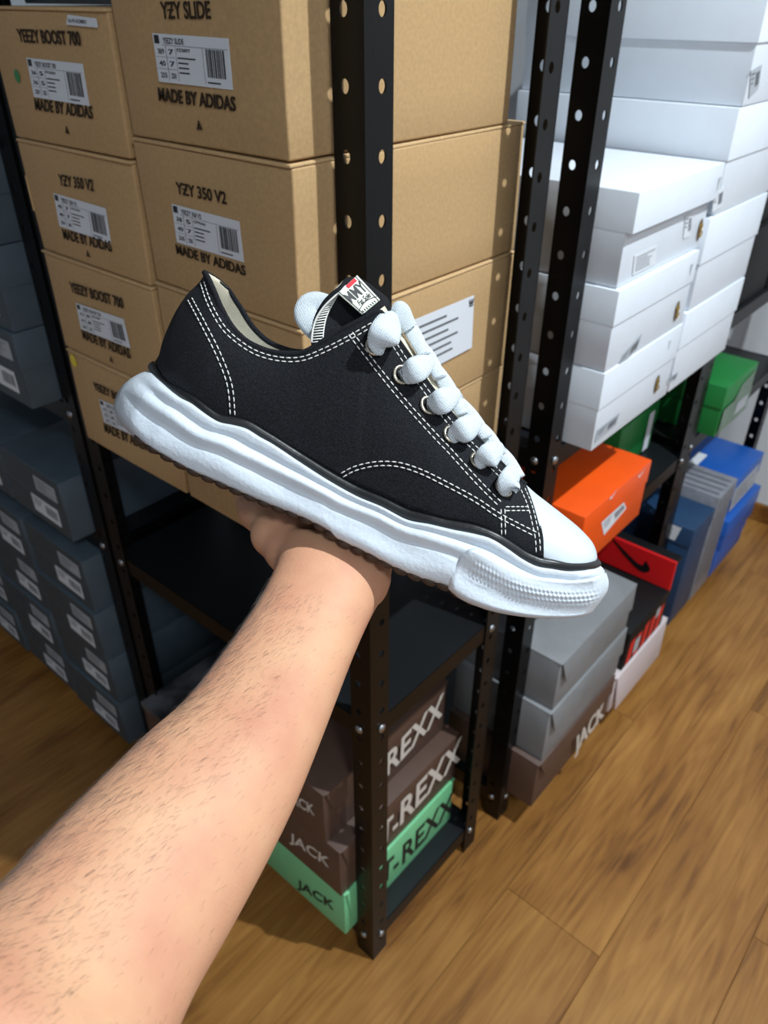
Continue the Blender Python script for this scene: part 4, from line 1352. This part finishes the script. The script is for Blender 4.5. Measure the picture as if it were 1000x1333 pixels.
# the knot's free end over the tongue and the bow loop behind the tongue
lace('lace_end', [(512, 402, 0.002, 0.6), (520, 404, 0.003, 1.0), (526, 416, 0.003, 1.0), (533, 428, 0.002, 0.9)], 0.0060, 0.0028)
lace('lace_loop', [(445, 450, 0.004, 0.8), (420, 430, 0.000, 1.2), (405, 410, -0.006, 1.3), (412, 398, -0.010, 1.1), (440, 402, -0.012, 0.8)], 0.0078, 0.0030)

# ---------------------------------------------------------------- the forearm and hand
M['skin'] = mat('skin', (226, 172, 136), 0.55, spec=0.35, bump=0.25, bscale=700, sss=0.12)
nt = M['skin'].node_tree
bs = nt.nodes['Principled BSDF']
tc = nt.nodes.new('ShaderNodeTexCoord')
na = nt.nodes.new('ShaderNodeTexNoise'); na.inputs['Scale'].default_value = 28; na.inputs['Detail'].default_value = 5
nt.links.new(tc.outputs['Object'], na.inputs['Vector'])
rp = nt.nodes.new('ShaderNodeValToRGB')
e = rp.color_ramp.elements
e[0].position = 0.30; e[0].color = (*lin((196, 138, 110)), 1)
e[1].position = 0.72; e[1].color = (*lin((212, 164, 128)), 1)
nt.links.new(na.outputs['Fac'], rp.inputs['Fac']); nt.links.new(rp.outputs['Color'], bs.inputs['Base Color'])
M['hair'] = mat('arm_hair', (58, 38, 26), 0.5)

def cpt(x, y, d):
    return np.array([(x - 500) / F * d, -(y - 666.5) / F * d, -d])
def capsule(bm, p, q, r1, r2, n=14):
    p, q = Vector(p), Vector(q)
    t = (q - p).normalized()
    pts, rr_ = [], []
    for k in range(5):
        a = math.pi / 2 * k / 4
        pts.append(p - t * r1 * math.cos(a)); rr_.append(max(1e-4, r1 * math.sin(a)))
    for k in range(5):
        a = math.pi / 2 * k / 4
        pts.append(q + t * r2 * math.sin(a)); rr_.append(max(1e-4, r2 * math.cos(a)))
    add_tube(bm, pts, rr_, n)
bm = bmesh.new()
# forearm: outline pairs measured square to the limb, with distance, thickness ratio
arm = [((-260, 1300), (140, 1680), 0.235, 0.82), ((-160, 1240), (190, 1530), 0.252, 0.84), ((-80, 1212), (206, 1420), 0.268, 0.84), ((0, 1150), (250, 1305), 0.290, 0.84), ((65, 1080), (305, 1205), 0.312, 0.82), ((135, 1010), (355, 1110), 0.334, 0.80),
       ((185, 962), (390, 1035), 0.352, 0.78), ((235, 920), (418, 962), 0.372, 0.76), ((280, 865), (444, 893), 0.394, 0.74), ((320, 807), (464, 845), 0.412, 0.72), ((345, 765), (484, 800), 0.427, 0.72), ((360, 728), (502, 768), 0.440, 0.70), ((356, 706), (512, 752), 0.452, 0.66)]
ring_rows = []
C3 = [(cpt(*a, d) + cpt(*b, d)) / 2 for a, b, d, k in arm]
for i, (a, b, d, kth) in enumerate(arm):
    A, B = cpt(*a, d), cpt(*b, d)
    c = (A + B) / 2
    u = (B - A) / 2
    ax = C3[min(i + 1, len(C3) - 1)] - C3[max(i - 1, 0)]
    ax = ax / np.linalg.norm(ax)
    r = np.linalg.norm(u)
    v = np.cross(ax, u / r); v = v / np.linalg.norm(v)
    if v[2] < 0: v = -v
    # outline sits on the silhouette: move the centre back by the part of the ring facing the lens
    c = c - v * r * kth * 0.15
    row = []
    for k in range(32):
        an = 2 * math.pi * k / 32
        cu, sv_ = math.cos(an), math.sin(an)
        # slightly squared section, flatter on the inner (camera) side near the wrist
        e = 0.88
        uu = math.copysign(abs(cu) ** e, cu); vv = math.copysign(abs(sv_) ** e, sv_)
        row.append(CAM + RC @ (c + u * uu + v * vv * r * kth))
    ring_rows.append(row)
smr = []
arr = np.array(ring_rows)
for k in range(32):
    smr.append(interp(arr[:, k, :], n=70))
arr = np.transpose(np.array(smr), (1, 0, 2))
vv = [[bm.verts.new(Vector(p)) for p in row] for row in arr]
for a in range(len(vv) - 1):
    for b in range(32):
        bm.faces.new((vv[a][b], vv[a][(b + 1) % 32], vv[a + 1][(b + 1) % 32], vv[a + 1][b]))
bm.faces.new(vv[0][::-1]); bm.faces.new(vv[-1])
# hand in the shoe's frame: the sole rests on the palm, the fingers close up its far side
def sh(s, h, w_):
    return shoe_w((s, h, w_))
def under(x, y):   # height of the sole's underside below a measured point of its lower edge
    q = loc(x, y, wsole(frac(x, y)))
    return q[0], q[1]
s1, h1 = under(330, 648); s2, h2 = under(505, 735)
slope = (h2 - h1) / (s2 - s1)
def hb(s): return h1 + (s - s1) * slope - 0.0058
palm_s = [s1 + 0.004, s1 + 0.022, s1 + 0.040, s1 + 0.058, s1 + 0.074]
def S_(k): return palm_s[0] + (palm_s[-1] - palm_s[0]) * k
# palm slab made of overlapping capsules from the wrist side to the knuckles
for k in np.linspace(0.12, 1, 6):
    s = S_(k)
    th = 0.0135 + 0.003 * math.sin(math.pi * k)
    capsule(bm, sh(s + 0.002, hb(s) - th - 0.006, -0.004 + 0.018 * min(1, k * 2.2)), sh(s, hb(s) - th, -0.046), th + 0.001, th - 0.001)
# thenar mound and thumb (left)
tp = [(394, 716, 0.010, 0.0150), (374, 690, 0.000, 0.0150), (352, 674, -0.012, 0.0145), (338, 664, -0.024, 0.0146), (326, 640, -0.052, 0.0108), (322, 622, -0.062, 0.0098), (318, 590, -0.062, 0.0080)]
for a_, b_ in zip(tp, tp[1:]):
    capsule(bm, shoe_w(loc(*a_[:3])), shoe_w(loc(*b_[:3])), a_[3], b_[3])
# hypothenar (right)
capsule(bm, sh(S_(0.86), hb(S_(0.9)) - 0.020, 0.010), sh(S_(0.98), hb(S_(0.98)) - 0.0145, -0.012), 0.0160, 0.0140)
# bridge wrist -> palm
wr = CAM + RC @ (C3[-1] - np.array([0, 0, 0.008]))
for k in (0.24, 0.5, 0.78):
    s = S_(k)
    wl = CAM + RC @ (cpt(*(np.array(arm[-2][0]) * (1 - k) + np.array(arm[-2][1]) * k), arm[-2][2] + 0.012))
    capsule(bm, wl, sh(s + (0.010 if k < 0.3 else 0), hb(s) - 0.021, 0.004 if k < 0.3 else 0.014), 0.0165, 0.0170)
# four fingers
fing = [(0.06, 0.0098, (0.040, 0.026, 0.021)), (0.36, 0.0102, (0.044, 0.029, 0.022)), (0.66, 0.0098, (0.041, 0.027, 0.021)), (0.94, 0.0086, (0.033, 0.021, 0.018))]
nails = []
for k, r, L3 in fing:
    s = S_(k)
    p = np.array([s, hb(s) - r - 0.002, -0.044])
    ang = [math.radians(a) for a in (18, 88, 112)]
    for seg, (ln, a) in enumerate(zip(L3, ang)):
        ln2 = ln * (0.55 if seg == 0 else 0.9)
        q = p + np.array([0.002 * (k - 0.5), math.sin(a) * ln2, -math.cos(a) * ln2])
        capsule(bm, sh(*p), sh(*q), r * (1 - 0.07 * seg), r * (0.95 - 0.09 * seg))
        p = q
    nails.append((p.copy(), s, r))
# tendons at the wrist
for (x0, y0, x1, y1) in ((418, 738, 392, 800), (430, 742, 415, 812)):
    def surf(x, y, d): return CAM + RC @ cpt(x, y, d)
    capsule(bm, surf(x0, y0, 0.4285), surf(x1, y1, 0.4075), 0.0038, 0.0026, 8)
bmesh.ops.recalc_face_normals(bm, faces=bm.faces)
me = bpy.data.meshes.new('arm_raw'); bm.to_mesh(me); bm.free()
raw = bpy.data.objects.new('arm_raw', me); COL.objects.link(raw)
md = raw.modifiers.new('r', 'REMESH'); md.mode = 'VOXEL'; md.voxel_size = 0.0019; md.use_smooth_shade = True
md = raw.modifiers.new('s', 'SMOOTH'); md.factor = 0.5; md.iterations = 14
dg = bpy.context.evaluated_depsgraph_get(); dg.update()
me2 = bpy.data.meshes.new_from_object(raw.evaluated_get(dg))
bpy.data.objects.remove(raw)
bm = bmesh.new(); bm.from_mesh(me2); bpy.data.meshes.remove(me2)
elbow = CAM + RC @ C3[0]
person = thing('person', 'bare left forearm reaching in, palm up under the white sole', 'person', tuple(elbow))
body = obj('arm', bm, M['skin'], person, True)
body['label'] = 'forearm and hand'
for i, (p, s, r) in enumerate(nails):
    bm = bmesh.new()
    rr_ = bmesh.ops.create_uvsphere(bm, u_segments=12, v_segments=8, radius=1.0)
    c = Vector(sh(p[0], p[1] - 0.002, p[2] - r * 0.62))
    mm = Matrix.Translation(c) @ SM.to_3x3().to_4x4() @ Matrix.Diagonal((0.0055, 0.0065, 0.0024, 1))
    bm.transform(mm)
    obj('fingernail', bm, mat('nail', (226, 186, 168), 0.3) if i == 0 else bpy.data.materials['nail'], person, True)
# arm hair
bvA = BVHTree.FromPolygons([v.co + Vector(person.location) for v in body.data.vertices], [list(p.vertices) for p in body.data.polygons])
bm = bmesh.new()
random.seed(11)
axis = Vector(CAM + RC @ C3[3]) - Vector(CAM + RC @ C3[9]); axis.normalize()
Lp = interp([a for a, b, c, d in arm][::-1], n=60); Rp = interp([b for a, b, c, d in arm][::-1], n=60)
camv = Vector(CAM)
cnt = 0
while cnt < 2300:
    i = random.uniform(3, 46)
    u = random.random() ** 2.2 * 0.55
    if random.random() < 0.10: u = random.uniform(0.3, 0.95)
    i0 = int(i); f_ = i - i0
    L_ = Lp[i0] * (1 - f_) + Lp[i0 + 1] * f_; R_ = Rp[i0] * (1 - f_) + Rp[i0 + 1] * f_
    q = L_ * (1 - u) + R_ * u + np.array([1.0, 0])
    d = Vector(ray(*q)).normalized()
    r = bvA.ray_cast(camv, d)
    cnt += 1
    if r[0] is None or r[3] > 0.46: continue
    p, n = r[0], r[1]
    ln = random.uniform(0.004, 0.010) * (1.1 if u < 0.25 else 0.6)
    side = (Vector(CAM + RC @ cpt(*L_, 0.35)) - Vector(CAM + RC @ cpt(*R_, 0.35))).normalized()
    dr = (axis * 0.9 + side * random.uniform(0.1, 0.5) + n * 0.10 + Vector((random.uniform(-1, 1), random.uniform(-1, 1), random.uniform(-1, 1))) * 0.18).normalized()
    dr = (dr - n * dr.dot(n) * 0.9 + n * random.uniform(0.08, 0.32)).normalized()
    wv = dr.cross(d).normalized() * 0.000034
    m1 = p + dr * ln * 0.5; m2 = p + (dr - n * 0.25 + axis * 0.15).normalized() * ln
    a = [bm.verts.new(x_) for x_ in (p - wv, p + wv, m1 + wv * 0.8, m1 - wv * 0.8, m2)]
    bm.faces.new((a[0], a[1], a[2], a[3])); bm.faces.new((a[3], a[2], a[4]))
o = obj('arm_hair', bm, M['hair'], person)
o['kind'] = 'stuff'; o['label'] = 'fine dark arm hair'
